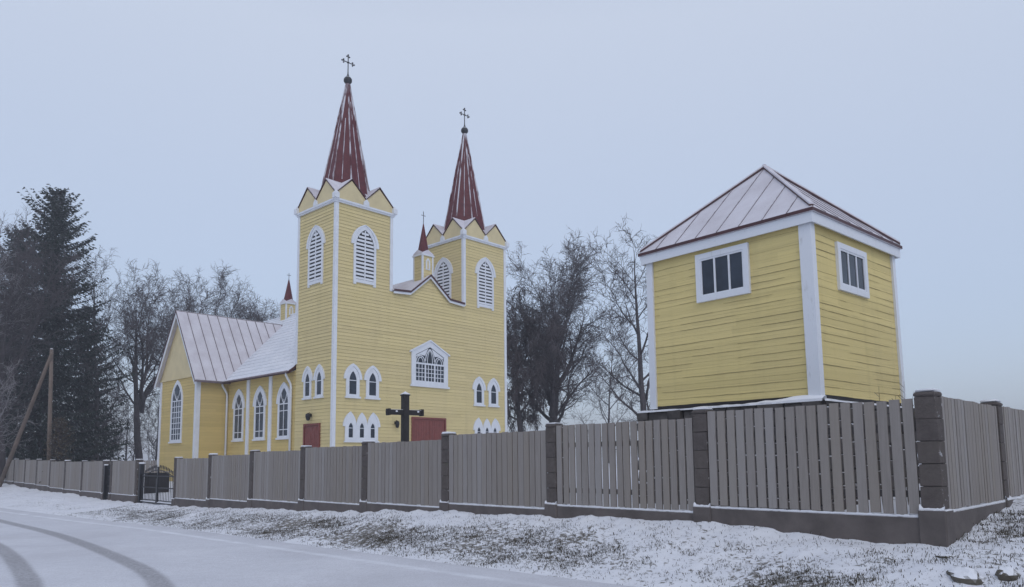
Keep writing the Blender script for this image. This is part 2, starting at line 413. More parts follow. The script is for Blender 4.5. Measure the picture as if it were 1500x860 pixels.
def road_mat():
    t = NT('snowy_road'); at = t.new('ShaderNodeAttribute', attribute_name='track')
    snow = t.mix(t.ramp(t.noise(.55, 5), .3, .7), (.66, .67, .715), (.76, .77, .81))
    spk = t.ramp(t.noise(34, 6, .8), .44, .68, 0, .62); snow = t.mix(spk, snow, (.38, .375, .39))
    med = t.ramp(t.noise(5, 6, .7), .42, .68, 0, .22); snow = t.mix(med, snow, (.44, .43, .44)); wide = t.ramp(t.noise(.35, 4, .55), .48, .64, 0, .30); snow = t.mix(wide, snow, (.46, .45, .475))
    m = t.math('MULTIPLY', at.outputs['Fac'], t.ramp(t.noise(22, 6, .75), .30, .60, .25, 1))
    al = t.new('ShaderNodeAttribute', attribute_name='line'); snow = t.mix(t.math('MULTIPLY', al.outputs['Fac'], t.ramp(t.noise(1.5, 4), .35, .6, .15, .75)), snow, (.84, .86, .90))
    col = t.mix(t.math('MULTIPLY', m, .72), snow, (.17, .16, .165))
    t.bump(t.noise(30, 6, .7), .2, .02); return t.out(col, .75, .3)
tag(grid_obj('road', RX, RY, RZ, road_mat(), {'track': track, 'line': line}), kind='structure')
# ------------------------------------------------------------------ grass poking through the snow of the bank
g = MB(); r2 = np.random.default_rng(3); NG = 600000
cs = r2.uniform(-4, 30, NG); cs = -4 + 34 * ((cs + 4) / 34) ** 1.35; ct = r2.uniform(-3, 4.4, NG); ct = np.where(cs > .1, np.abs(ct), ct)
cl = fbm(cs * .8 + 3, ct * 1.3, 33, 3) + .5 * fbm(cs * 3.3, ct * 5, 41, 2)
prob = grassy(cs, ct) * np.clip((cl - .46) / .36, 0, 1) + .035 * (ct < te(cs) - 1.0)
keep = r2.random(NG) < prob * np.interp(cs, [-4, 8, 20], [.85, .6, .4])
cs, ct = cs[keep], ct[keep]; cz = ground_z(cs, ct)
for s, t, z in zip(cs, ct, cz):
    px, py = xy(s, t); a = r2.uniform(0, 6.28); l = r2.uniform(.02, .065); le = r2.uniform(.4, 1.35); wd = r2.uniform(.002, .0042)
    dx, dy = math.cos(a), math.sin(a); h = l * math.cos(le); q = l * math.sin(le)
    p0 = (px - dy * wd, py + dx * wd, z - .01); p1 = (px + dy * wd, py - dx * wd, z - .02); p2 = (px + dx * q, py + dy * q, z + h)
    p3 = (px + dx * q * .4 + dy * wd * .8, py + dy * q * .4 - dx * wd * .8, z + h * .62); p4 = (px + dx * q * .4 - dy * wd * .8, py + dy * q * .4 + dx * wd * .8, z + h * .62)
    g.mesh([p0, p1, p3, p2, p4], [(0, 1, 2, 3, 4)])
tag(g.build('grass', M['grass'], recalc=False), 'short dead grass poking through the snow of the roadside bank', 'grass', kind='stuff')

# ------------------------------------------------------------------ fences
def block_post(parent, s, ztop, zled, zbase, ts=1, wide=.25, face=0):
    """post of stacked split-face blocks in the fence's own frame: x along the fence, -y towards the road"""
    m = MB(); h = wide / 2; n = 5; H = (ztop - .06 - zled) / n
    for i in range(n):
        z0 = zled + i * H; j = rng.uniform(-.004, .004)
        m.bevbox(s - h + j, s + h + j, -h, h, z0 + .003, z0 + H - .003, .008, 0, .003)
    m.box(s - h + .03, s + h - .03, -h + .03, h - .03, zled, ztop - .03, 1)
    b = h + .035
    m.bevbox(s - b, s + b, -b, b, zbase - .35, zled, .015, 2, .003)
    o = m.build('post', [M['block'], M['joint'], M['concrete']], parent)
    c = MB(); c.bevbox(s - h - .012, s + h + .012, -h - .012, h + .012, ztop - .06, ztop, .02, 0, .004)
    c.build('cap', M['block'], o)
    sn = MB(); sn.bevbox(s - h, s + h, -h, h, ztop - .004, ztop + .03 + rng.uniform(0, .025), .022, 0, .005)
    sn.build('snow_cap', M['snow'], o, True)
    sn = MB(); k = 14; rows = []
    for i in range(k + 1):
        q = i / k; e = abs(q - .5) * 2; th = .012 + .05 * max(0, e - .72) / .28 * rng.uniform(.5, 1.2) + rng.uniform(0, .008); x_ = s - b + .015 + (2 * b - .03) * q
        rows.append([(x_, -h + .01, zled - .004), (x_, -h - .002, zled + th), (x_, -b + .012, zled + th * .55), (x_, -b + .006, zled - .004)])
    for i in range(k):
        for j in range(3): sn.face([rows[i][j], rows[i + 1][j], rows[i + 1][j + 1], rows[i][j + 1]])
    o2 = sn.build('snow_ledge', M['snow'], o, True)
    return o
def slat_panel(parent, s0, s1, ztop, zled, zb0, zb1, nb=19, fill=.85):
    m = MB(); L = s1 - s0; p = L / nb; w = p * fill
    for i in range(nb):
        a = s0 + (i + .5) * p + rng.uniform(-.006, .006); tl = rng.uniform(-.004, .004); w2 = w / 2 * rng.uniform(.96, 1.03)
        zt = ztop + rng.uniform(-.008, .008); z0 = zled + .025 + rng.uniform(-.008, .01); y = rng.uniform(-.004, .004)
        lean = rng.uniform(-.006, .006)
        m.box(-w2, w2, -.105 + y, -.075 + y, z0, zt, 0, mp=lambda X_, Y_, Z_: (a + X_ + lean * (Z_ - z0) / 1.5, Y_ + tl * X_ / w2, Z_))
    o = m.build('slat_panel', M['board'], parent)
    r = MB(); H = ztop - zled
    for k in (.16, .72): r.box(s0 - .02, s1 + .02, -.069, -.015, zled + H * k, zled + H * k + .09)
    r.build('rail', M['rail'], o)
    c = MB(); c.bevbox(s0 - .02, s1 + .02, -.13, .09, min(zb0, zb1) - .4, zled, .012)
    pl = c.build('plinth', M['concrete'], parent)
    sn = MB(); n = 60
    for i in range(n):
        a = s0 + .0 + L * i / n; b = a + L / n; hh = .012 + .02 * mnoise.noise((a * 3, ztop, 1)) ** 2 + rng.uniform(0, .010)
        sn.box(a, b, -.128, -.06, zled - .002, zled + hh)
    sn.build('snow_strip', M['snow'], pl)
FZ = math.atan2(DL.y, DL.x)
# local frame: x along fence to the left of the photo, y positive INTO the yard, so rotate x = DL; y axis = rot90(DL) = (-DL.y, DL.x) points to the road -> mirror by building with angle+pi and negative x
def fence_root(label, group=None):
    return empty('slat_fence', (PF.x, PF.y, 0), math.atan2(-DL.y, -DL.x), label, 'fence', group)
POST = {1: (0, .81, -.67), 2: (3.31, .76, -.75), 3: (6.6, .67, -.83), 4: (9.86, .59, -.92), 5: (13.17, .49, -1.01), 6: (16.45, .43, -1.08), 7: (19.85, .36, -1.17), 8: (23.25, .28, -1.27), 9: (26.66, .20, -1.36),
        10: (31.37, .16, -1.36), 11: (35.05, .14, -1.38), 12: (36.32, .14, -1.40), 13: (40.19, .15, -1.40), 14: (43.74, .18, -1.36), 15: (47.24, .26, -1.29), 16: (50.81, .31, -1.23), 17: (54.26, .34, -1.18), 18: (57.82, .37, -1.14), 19: (61.3, .41, -1.09), 20: (64.8, .46, -1.04)}
# front run: x is -s because the frame is turned by pi (y then points into the yard)
def run(root, ids):
    for i in ids: block_post(root, -POST[i][0], POST[i][1], POST[i][2], float(zf(POST[i][0])))
    for a, b in zip(ids, ids[1:]):
        A, B = POST[a], POST[b]; zt = B[1] - .03 if b <= 9 else (A[1] + B[1]) / 2 - .03
        if b > 12: zt = min(A[1], B[1]) - .02
        slat_panel(root, -B[0] + .13, -A[0] - .13, zt, zt - 1.5, float(zf(A[0])), float(zf(B[0])), max(8, round((B[0] - A[0] - .26) / .16)), .78 if b <= 3 else .86)
f1 = fence_root('grey slat fence with block posts, long run from the double gate to the road corner', 'slat fence runs along the road'); run(f1, range(1, 10))
f2 = fence_root('single short grey slat panel between the wicket and the double gate', 'slat fence runs along the road'); run(f2, [10, 11])
f3 = fence_root('grey slat fence run left of the wicket ending behind the leaning pole', 'slat fence runs along the road'); run(f3, range(12, 21))
f4 = empty('slat_fence', (PF.x, PF.y, 0), .785, 'grey slat fence turning away from the corner post to the right edge', 'fence', 'slat fence runs along the road')
def side_run():
    z = lambda q: -1.07 + .10 * q
    sp_ = [0, 3.2, 6.4, 9.6]
    tops = [.81, .825, .84, .86]
    for q, tp in zip(sp_[1:], tops[1:]): block_post(f4, q, tp, tp - 1.505, z(q))
    for i in range(3): slat_panel(f4, sp_[i] + .14, sp_[i + 1] - .13, tops[i] - .05, tops[i] - .05 - 1.47, z(sp_[i]), z(sp_[i + 1]), 19)
side_run()
# rear fence of the yard, seen over the gate
fr_ = empty('slat_fence', (-31.0, 55.0, 0), .12, 'weathered grey fence at the back of the yard behind the gate', 'fence')
for i in range(4):
    q = i * 3.3
    m = MB(); m.bevbox(q - .1, q + .1, -.1, .1, -.9, .28, .015); m.build('post', M['block'], fr_)
    if i < 3: slat_panel(fr_, q + .12, q + 3.18, .22, -1.0, -.6, -.6, 19)

# ------------------------------------------------------------------ gates
def gate_leaf(root, name, x0, x1, arch, zb, zt_mid, zt_end, hinge_left):
    m = MB(); n = 11; r = .011
    zt = lambda x: zt_end + (zt_mid - zt_end) * math.cos((x - arch[0]) / arch[1] * math.pi / 2) if arch else zt_mid
    for xx in (x0, x1): m.box(xx - .025, xx + .025, -.025, .025, zb, zt(xx) - .02)
    for z in (zb + .03, zb + .55, zb + 1.02): m.box(x0, x1, -.018, .018, z, z + .04)
    pts = [(x0 + (x1 - x0) * i / 12, 0, zt(x0 + (x1 - x0) * i / 12) - .16) for i in range(13)]
    m.tube(pts, .02, 6)
    for i in range(1, n):
        xx = x0 + (x1 - x0) * i / n; m.tube([(xx, 0, zb + .03), (xx, 0, zt(xx) - .05)], r, 5); m.tube([(xx, 0, zt(xx) - .06), (xx, 0, zt(xx) + .02), (xx, 0, zt(xx) + .07)], [.02, .022, .003], 5)
    return m.build(name, M['gate_black'], root)
gx0, gx1 = -POST[10][0] + .42, -POST[9][0] - .2; gm = (gx0 + gx1) / 2
gt = empty('double_gate', (PF.x, PF.y, 0), math.atan2(-DL.y, -DL.x), 'black wrought iron double gate with arched top of spear rods', 'gate')
arch = (gm, (gx1 - gx0) / 2 + .3)
gate_leaf(gt, 'gate_leaf', gx0 + .08, gm - .03, arch, -1.56, -.12, -.55, True)
gate_leaf(gt, 'gate_leaf', gm + .03, gx1 - .02, arch, -1.56, -.12, -.55, False)
m = MB(); m.box(gx0 - .14, gx0 + .03, -.09, .08, -1.95, -.02); o = m.build('gate_post', M['gate_black'], gt)
m = MB(); m.bevbox(gx0 - .15, gx0 + .04, -.1, .09, -.02, .05, .02); m.build('snow_cap', M['snow'], o)
m = MB(); m.box(gm - .09, gm + .09, -.05, -.03, -1.6, -.62); m.build('lock_plate', M['gate_black'], gt)
m = MB(); m.box(gx0, gx1, -.04, .04, -1.64, -1.585); o = m.build('threshold', M['gate_black'], gt)
m = MB(); m.box(gx0, gx1, -.04, .02, -1.583, -1.56); m.build('snow_strip', M['snow'], o)
wk = empty('wicket_gate', (PF.x, PF.y, 0), math.atan2(-DL.y, -DL.x), 'narrow black iron wicket gate beside the single short fence panel', 'gate')
wx0, wx1 = -POST[12][0] + .13, -POST[11][0] - .13
m = MB(); m.box(wx0 - .0, wx0 + .14, -.12, .02, -1.9, -.08); o = m.build('gate_post', M['gate_black'], wk)
m = MB(); m.bevbox(wx0 - .01, wx0 + .15, -.13, .03, -.08, -.02, .02); m.build('snow_cap', M['snow'], o)
gate_leaf(wk, 'gate_leaf', wx0 + .2, wx1 - .03, None, -1.62, -.1, -.1, True)

# ------------------------------------------------------------------ gothic shapes
def arc_side(w, zs, za, n=9):
    h = za - zs; r = (w * w + h * h) / (2 * w); a1 = math.asin(min(1, h / r)) if r >= w else math.pi / 2
    if r < h: # tall: straight-ish curve
        return [(-w * math.cos(math.pi / 2 * i / n), zs + h * math.sin(math.pi / 2 * i / n)) for i in range(n + 1)]
    return [(-w + r - r * math.cos(a1 * i / n), zs + r * math.sin(a1 * i / n)) for i in range(n + 1)]
def lancet(w, z0, zs, za, n=9, c=0.):
    L = arc_side(w, zs, za, n); Rr = [(-a, b) for a, b in L[:-1]][::-1]
    return [(a + c, b) for a, b in [(-w, z0)] + L + Rr + [(w, z0)]]
def hood_arc(w, zs, za, n=9, c=0.):
    L = arc_side(w, zs, za, n); return [(a + c, b) for a, b in L + [(-a, b) for a, b in L[:-1]][::-1]]
def front(u0=0): return lambda a, b, d: (u0 + a, -d, b)
def side(U=0., v0=0.): return lambda a, b, d: (U - d, v0 + a, b)
def clip(poly, lo, hi):
    def half(P, z, keep):
        o = []
        for i in range(len(P)):
            p, q = P[i], P[(i + 1) % len(P)]; ip, iq = keep(p[1], z), keep(q[1], z)
            if ip: o.append(p)
            if ip != iq:
                k = (z - p[1]) / (q[1] - p[1]); o.append((p[0] + (q[0] - p[0]) * k, z))
        return o
    P = half(poly, lo, lambda b, z: b >= z - 1e-9)
    return half(P, hi, lambda b, z: b <= z + 1e-9) if P else P
def siding(mb, poly, mp, pitch=.2, lap=.022, seed=1):
    zs = [b for a, b in poly]; k0 = math.floor(min(zs) / pitch); k1 = math.ceil(max(zs) / pitch); rr = random.Random(seed)
    for k in range(k0, k1):
        lo, hi = k * pitch, (k + 1) * pitch; P = clip(poly, lo, hi)
        if len(P) < 3: continue
        lp = lap * rr.uniform(.75, 1.25)
        mb.face([mp(a, b, lp * (hi - b) / pitch) for a, b in P], 0)
        lowpts = [a for a, b in P if abs(b - lo) < 1e-6]
        if len(lowpts) >= 2:
            a0, a1 = min(lowpts), max(lowpts)
            mb.face([mp(a0, lo, -.002), mp(a1, lo, -.002), mp(a1, lo, lp), mp(a0, lo, lp)], 1)

# ------------------------------------------------------------------ church
W, T, VE = 12.0, 3.4255, 19.0
ch = empty('church', (-8.6005, 35.4517, -.5), .8155, 'yellow clapboard church with twin red spired towers and white trim', 'church')
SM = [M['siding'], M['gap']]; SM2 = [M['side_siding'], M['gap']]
def wall(name, polys, mp, seed):
    m = MB()
    for P in polys: siding(m, P, mp, .17, .016, seed)
    o = m.build(name, SM, ch, recalc=False)
    return o
ZT, ZC = 13.3, 13.45
GP = [(T, 9.30), (4.6, 9.38), (6.0, 10.52), (7.4, 9.38), (W - T, 9.30)]
f_ = front()
wall('front_wall', [[(0, -.6), (W, -.6), (W, 9.2), (0, 9.2)], [(0, 9.2), (T, 9.2), (T, ZT), (0, ZT)], [(W - T, 9.2), (W, 9.2), (W, ZT), (W - T, ZT)], [(T, 9.2), (W - T, 9.2)] + [GP[4], GP[3], GP[2], GP[1], GP[0]]], f_, 1)
def tower_walls(u0):
    m = MB()
    siding(m, [(0, -.6), (T, -.6), (T, ZT), (0, ZT)], side(u0), .17, .016, 2)                        # left
    siding(m, [(0, -.6), (T, -.6), (T, ZT), (0, ZT)], lambda a, b, d: (u0 + T + d, a, b), .17, .016, 3)  # right
    siding(m, [(0, -.6), (T, -.6), (T, ZT), (0, ZT)], lambda a, b, d: (u0 + a, T + d, b), .17, .016, 4)  # back
    m.build('tower_wall', SM, ch, recalc=False)
tower_walls(0); tower_walls(W - T)
m = MB()
siding(m, [(T, -.6), (VE, -.6), (VE, 5.2), (T, 5.2)], side(0), .17, .016, 5)
siding(m, [(T, -.6), (VE, -.6), (VE, 5.2), (T, 5.2)], lambda a, b, d: (W + d, a, b), .17, .016, 6)
siding(m, [(0, -.6), (W, -.6), (W, 5.2), (W / 2, 10.1), (0, 5.2)], lambda a, b, d: (a, VE + d, b), .17, .016, 7)
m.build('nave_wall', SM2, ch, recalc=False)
E_, V1, V2 = 1.8, 10.93, 15.95; VC = (V1 + V2) / 2
for sgn in (0, 1):
    m = MB(); U = -E_ if sgn == 0 else W + E_; o_ = -1 if sgn == 0 else 1
    siding(m, [(V1, -.6), (V2, -.6), (V2, 5.42), (V1, 5.42)], lambda a, b, d: (U + o_ * d, a, b), .17, .016, 8)
    ua, ub = (U, 0) if sgn == 0 else (W, U)
    siding(m, [(ua, -.6), (ub, -.6), (ub, 5.2), (ua, 5.2)], lambda a, b, d: (a, V1 - d, b), .17, .016, 9)
    siding(m, [(ua, -.6), (ub, -.6), (ub, 5.2), (ua, 5.2)], lambda a, b, d: (a, V2 + d, b), .17, .016, 10)
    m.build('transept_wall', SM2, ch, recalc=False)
    m = MB(); m.prism([(V1 - .1, 5.5), (V2 + .1, 5.5), (VC, 9.32)], lambda a, b, d: (U + o_ * d, a, b), -.02, .03); m.build('transept_gable', M['gable_paint'], ch)
    m = MB(); m.prism([(V1 - .1, 5.40), (V2 + .1, 5.40), (V2 + .1, 5.52), (V1 - .1, 5.52)], lambda a, b, d: (U + o_ * d, a, b), 0, .07); m.build('gable_ledge', M['gable_paint'], ch)
# corner boards and pilasters
def cboard(u0, u1, v0, v1, z0, z1):
    m = MB(); m.box(u0, u1, v0, v1, z0, z1); return m.build('corner_board', M['white'], ch)
for u0 in (0, W - T):
    for cu in (0, 1):
        for cv in (0, 1):
            if (u0 > 0) == (cu == 0) or True:
                x0 = u0 + (T - .13 if cu else -.05); x1 = x0 + .18; y0 = (T - .13 if cv else -.05); y1 = y0 + .18
                inner = (u0 == 0 and cu == 1) or (u0 > 0 and cu == 0)
                cboard(x0, x1, y0, y1, 9.3 if inner and cv == 0 else (5.5 if (cv == 1) else -.6), ZT)
for U in (-E_, W + E_):
    for V in (V1, V2):
        x0 = U - .05 if U < 0 else U - .19; y0 = V - .05 if V == V1 else V - .19
        cboard(x0, x0 + .24, y0, y0 + .24, -.6, 5.4)
for v in (5.91, 8.37):
    m = MB(); m.box(-.07, .0, v - .15, v + .15, -.6, 5.12); m.build('pilaster', M['white'], ch)
# plinth
m = MB(); m.box(.06, W - .06, .06, VE - .1, -.9, -.45); m.box(-E_ + .06, W + E_ - .06, V1 + .06, V2 - .06, -.9, -.46); m.build('foundation', M['concrete'], ch)

# tower tops
def tower_top(u0):
    c = u0 + T / 2; cc = T / 2
    m = MB(); a = .15
    m.box(u0 - a + .05, u0 + T + a - .05, -a + .05, T + a - .05, ZT - .02, ZT + .06); m.box(u0 - a, u0 + T + a, -a, T + a, ZT + .06, ZC)
    cor = m.build('cornice', M['white'], ch)
    # eight small gables: for each face two, with roofs running in to the spire
    h2 = T / 4
    faces = [lambda p, q, d: (u0 + p, -d, q), lambda p, q, d: (u0 - d, p, q), lambda p, q, d: (u0 + p, T + d, q), lambda p, q, d: (u0 + T + d, p, q)]
    gz0, gzv, gzp = ZC, 13.84, 14.62
    for fi, mp in enumerate(faces):
        for k in (0, 1):
            p0, p1, pc = k * T / 2, (k + 1) * T / 2, T / 4 + k * T / 2
            e0 = p0; e1 = p1
            g_ = MB(); zl = gzv - .08
            g_.prism([(p0, gz0 - .01), (p1, gz0 - .01), (p1, zl), (pc, gzp - .06), (p0, zl)], mp, -.06, .06)
            go = g_.build('gable', M['gable_paint'], ch)
            r = MB()  # roof: two sheets running inwards, snow on top
            dep = T / 2 - .3
            for (pa, za, pb, zb) in ((e0, gzv - .07, pc, gzp), (pc, gzp, e1, gzv - .07)):
                r.prism([(pa, za), (pb, zb), (pb, zb + .05), (pa, za + .05)], mp, -dep, .11, 0)
                s0, s1 = (pa + .03, pb) if pa < pc else (pa, pb - .03)
                r.prism([(pa, za + .053), (pb, zb + .053), (pb, zb + .085), (pa, za + .085)], mp, -dep, .07, 1)
            r.build('gable_roof', [M['red_trim'], M['thin_snow_roof']], go)
        pd = MB()
        pd.prism([(T / 2 - .17, ZC - .01), (T / 2 + .17, ZC - .01), (T / 2 + .15, ZC + .2), (T / 2, ZC + .34), (T / 2 - .15, ZC + .2)], mp, .062, .15); pd.build('pedestal', M['white'], ch)
    for cu in (0, T):
        for cv in (0, T):
            x, y = u0 + cu, cv; sx = -1 if cu == 0 else 1; sy = -1 if cv == 0 else 1
            pd = MB(); q = .13
            ox, oy = x + sx * .08, y + sy * .08
            pd.box(ox - q, ox + q, oy - q, oy + q, ZC - .01, ZC + .24)
            pd.mesh([(ox - q, oy - q, ZC + .24), (ox + q, oy - q, ZC + .24), (ox + q, oy + q, ZC + .24), (ox - q, oy + q, ZC + .24), (ox, oy, ZC + .42)], [(0, 1, 4), (1, 2, 4), (2, 3, 4), (3, 0, 4)])
            pd.build('pedestal', M['white'], ch)
    # spire: eight sided with ribs
    sp0, sp1, r0, r1 = 13.75, 20.66, 1.46, .085
    m = MB(); ang = [R(22.5 + 45 * i) for i in range(8)]
    m.mesh([(c + r0 * math.cos(t), cc + r0 * math.sin(t), sp0) for t in ang] + [(c + r1 * math.cos(t), cc + r1 * math.sin(t), sp1) for t in ang],
           [(i, (i + 1) % 8, 8 + (i + 1) % 8, 8 + i) for i in range(8)] + [tuple(range(7, -1, -1)), tuple(range(8, 16))])
    spo = m.build('spire', M['spire'], ch)
    sm = MB(); rr = random.Random(int(u0 * 10))
    for i in range(8):
        for k in (0, .5):
            t = ang[i]; t2 = ang[(i + 1) % 8]
            A = Vector((math.cos(t), math.sin(t), 0)).lerp(Vector((math.cos(t2), math.sin(t2), 0)), k)
            zz0 = sp0 if k == 0 else sp0 + rr.uniform(.6, 1.6); zz1 = sp1 - (.0 if k == 0 else rr.uniform(.9, 2.2))
            pts = []
            for q in range(9):
                z = zz0 + (zz1 - zz0) * q / 8; r_ = r0 + (r1 - r0) * (z - sp0) / (sp1 - sp0); pts.append((c + A.x * r_, cc + A.y * r_, z))
            sm.tube(pts, [(.046 if k == 0 else .024) * rr.uniform(.6, 1.2) for q in range(9)], 5)
    sm.build('snowy_seam', M['seam_snow'], spo)
    fn = MB(); zb = 20.88
    fn.lathe([(.10, 20.62), (.10, 20.68), (.18, 20.74), (.225, 20.82), (.225, 20.92), (.17, 21.02), (.08, 21.10), (.035, 21.24), (.025, 21.45)], c, cc, 16)
    fn.build('finial_ball', M['dark_metal'], spo, True)
    cross(spo, c, cc, 21.2, 22.28, 21.9, .34, .027)
def cross(par, c, cc, z0, z1, za, arm, r, trefoil=True):
    m = MB(); m.tube([(c, cc, z0), (c, cc, z1)], r, 6); m.tube([(c - arm, cc, za), (c + arm, cc, za)], r, 6)
    if trefoil:
        k = arm * .24
        for (x, z, dx, dz) in ((c - arm, za, -1, 0), (c + arm, za, 1, 0), (c, z1, 0, 1)):
            for ox, oz in ((dx * k * .5, dz * k * .5), (-dx * k * .7 + dz * k, -dz * k * .7 + dx * k), (-dx * k * .7 - dz * k, -dz * k * .7 - dx * k)):
                m.lathe([(.008, z + oz - k * .6), (k * .55, z + oz - k * .25), (k * .55, z + oz + k * .25), (.008, z + oz + k * .6)], x + ox, cc, 7)
        m.lathe([(.01, za - .06), (.07, za - .02), (.07, za + .02), (.01, za + .06)], c, cc, 8)
    return m.build('cross', M['dark_metal'], par)
tower_top(0); tower_top(W - T)

# roofs
def seamed(m, A, B, C, D, step, rib=.035, th=.05, snowm=0, ribm=1, ribw=.022, skip=0):
    """quad A-B (eave) to D-C (ridge); ribs run from eave to ridge"""
    A, B, C, D = map(Vector, (A, B, C, D)); n = (B - A).cross(D - A).normalized()
    if n.z < 0: n = -n
    top = [p + n * th for p in (A, B, C, D)]
    m.mesh([tuple(p) for p in (A, B, C, D)] + [tuple(p) for p in top], [(0, 3, 2, 1), (4, 5, 6, 7), (0, 1, 5, 4), (1, 2, 6, 5), (2, 3, 7, 6), (3, 0, 4, 7)], snowm)
    L = (B - A).length; k = int(L / step)
    if rib <= 0: return
    for i in range(1, k + 1):
        f = (i * step) / L
        if f >= .995: break
        P = A.lerp(B, f) + n * th; Q = D.lerp(C, f) + n * th; dv = (B - A).normalized() * ribw / 2
        m.mesh([tuple(x) for x in (P - dv, P + dv, Q + dv, Q - dv, P - dv + n * rib, P + dv + n * rib, Q + dv + n * rib, Q - dv + n * rib)],
               [(4, 5, 6, 7), (0, 1, 5, 4), (1, 2, 6, 5), (2, 3, 7, 6), (3, 0, 4, 7)], ribm)
# nave roof with metal tiles: stepped courses
RZ0, RZ1 = 5.18, 10.40
for sgn in (0, 1):
    m = MB(); ux = (lambda u: u) if sgn == 0 else (lambda u: W - u)
    n = 20; eu, ez = -.42, RZ0 - .08; ru, rz = W / 2, RZ1
    va, vb = T + .02, VE + .3
    for i in range(n):
        f0, f1_ = i / n, (i + 1) / n
        u0_, z0_ = eu + (ru - eu) * f0, ez + (rz - ez) * f0; u1_, z1_ = eu + (ru - eu) * f1_, ez + (rz - ez) * f1_
        step = 62
        pts = [va + (vb - va) * j / step for j in range(step + 1)]
        wv = lambda j: .012 * math.sin(j * math.pi)
        for j in range(step):
            m.face([(ux(u0_), pts[j], z0_ + .055 + (.014 if j % 2 else 0)), (ux(u0_), pts[j + 1], z0_ + .055 + (.014 if (j + 1) % 2 else 0)), (ux(u1_), pts[j + 1], z1_ + .02 + (.014 if (j + 1) % 2 else 0)), (ux(u1_), pts[j], z1_ + .02 + (.014 if j % 2 else 0))], 0)
        m.face([(ux(u0_), va, z0_ + .0), (ux(u0_), vb, z0_ + .0), (ux(u0_), vb, z0_ + .058), (ux(u0_), va, z0_ + .058)], 0)
    m.face([(ux(eu), va, ez - .12), (ux(ru), va, rz - .12), (ux(ru), va, rz + .03), (ux(eu), va, ez + .03)], 1)
    m.box(*((ux(eu) - .012, ux(eu) + .012) if sgn == 0 else (ux(eu) - .012, ux(eu) + .012)), va, vb, ez - .10, ez + .005, 1)
    m.face([(ux(eu), va, ez - .1), (ux(eu), vb, ez - .1), (ux(.05), vb, ez + .12), (ux(.05), va, ez + .12)], 2)
    m.build('nave_roof', [M['tile_snow'], M['red_trim'], M['white']], ch, recalc=False)
m = MB(); m.tube([(W / 2, T, RZ1 + .03), (W / 2, VE + .3, RZ1 + .03)], .09, 8); m.build('ridge_cap', M['tile_snow'], ch)
# transept roofs
TR0, TR1 = 5.12, 9.42; ov = .32; ve0, ve1 = V1 - .36, V2 + .36
for sgn in (0, 1):
    ua, ub = (-E_ - ov, 5.2) if sgn == 0 else (W + E_ + ov, W - 5.2)
    m = MB()
    seamed(m, (ua, ve0, TR0), (ub, ve0, TR0), (ub, VC, TR1), (ua, VC, TR1), .62)
    seamed(m, (ua, ve1, TR0), (ub, ve1, TR0), (ub, VC, TR1), (ua, VC, TR1), .62)
    o = m.build('transept_roof', [M['thin_snow_roof'], M['seam']], ch)
    m = MB(); m.tube([(ua, VC, TR1 + .04), (ub, VC, TR1 + .04)], .05, 6); m.build('ridge_cap', M['seam'], o)
    o_ = -1 if sgn == 0 else 1
    mpg = lambda a, b, d: (ua + o_ * d, a, b)
    m = MB()
    for (pa, pb) in (((ve0, TR0), (VC, TR1)), ((VC, TR1), (ve1, TR0))):
        m.prism([(pa[0], pa[1] + .0), (pb[0], pb[1] + .0), (pb[0], pb[1] + .07), (pa[0], pa[1] + .07)], mpg, .0, .03)
    m.build('red_edge', M['red_trim'], ch)
    m = MB()
    for (pa, pb) in (((ve0 + .04, TR0), (VC, TR1 - .06)), ((VC, TR1 - .06), (ve1 - .04, TR0))):
        m.prism([(pa[0], pa[1] - .24), (pb[0], pb[1] - .24), (pb[0], pb[1]), (pa[0], pa[1])], mpg, -.045, -.004)
    m.build('bargeboard', M['white'], ch)
    m = MB(); m.box(min(ua, 0) if sgn == 0 else W, 0 if sgn == 0 else ua, ve0 - .02, ve0 + .02, TR0 - .1, TR0 - .01); m.build('eave_board', M['seam'], ch)
# small roof between the towers, with kicked eaves
m = MB()
for (A, B) in zip(GP, GP[1:]):
    n_ = Vector((-(B[1] - A[1]), B[0] - A[0])).normalized() * .05
    seamed(m, (A[0], -.16, A[1] + .06), (A[0], T + 1.2, A[1] + .06), (B[0], T + 1.2, B[1] + .06), (B[0], -.16, B[1] + .06), .6, .0 , .05)
o = m.build('porch_roof', [M['thin_snow_roof'], M['seam']], ch)
m = MB(); m2 = MB()
for (A, B) in zip(GP, GP[1:]):
    a0 = A[0] + (.06 if A is GP[0] else 0); b0 = B[0] - (.06 if B is GP[4] else 0)
    m.prism([(a0, A[1] + .02), (b0, B[1] + .02), (b0, B[1] + .13), (a0, A[1] + .13)], f_, .165, .195)
    m2.prism([(a0, A[1] - .10), (b0, B[1] - .10), (b0, B[1] + .018), (a0, A[1] + .018)], f_, .10, .155)
m.build('red_edge', M['red_trim'], ch); m2.build('bargeboard', M['white'], ch)

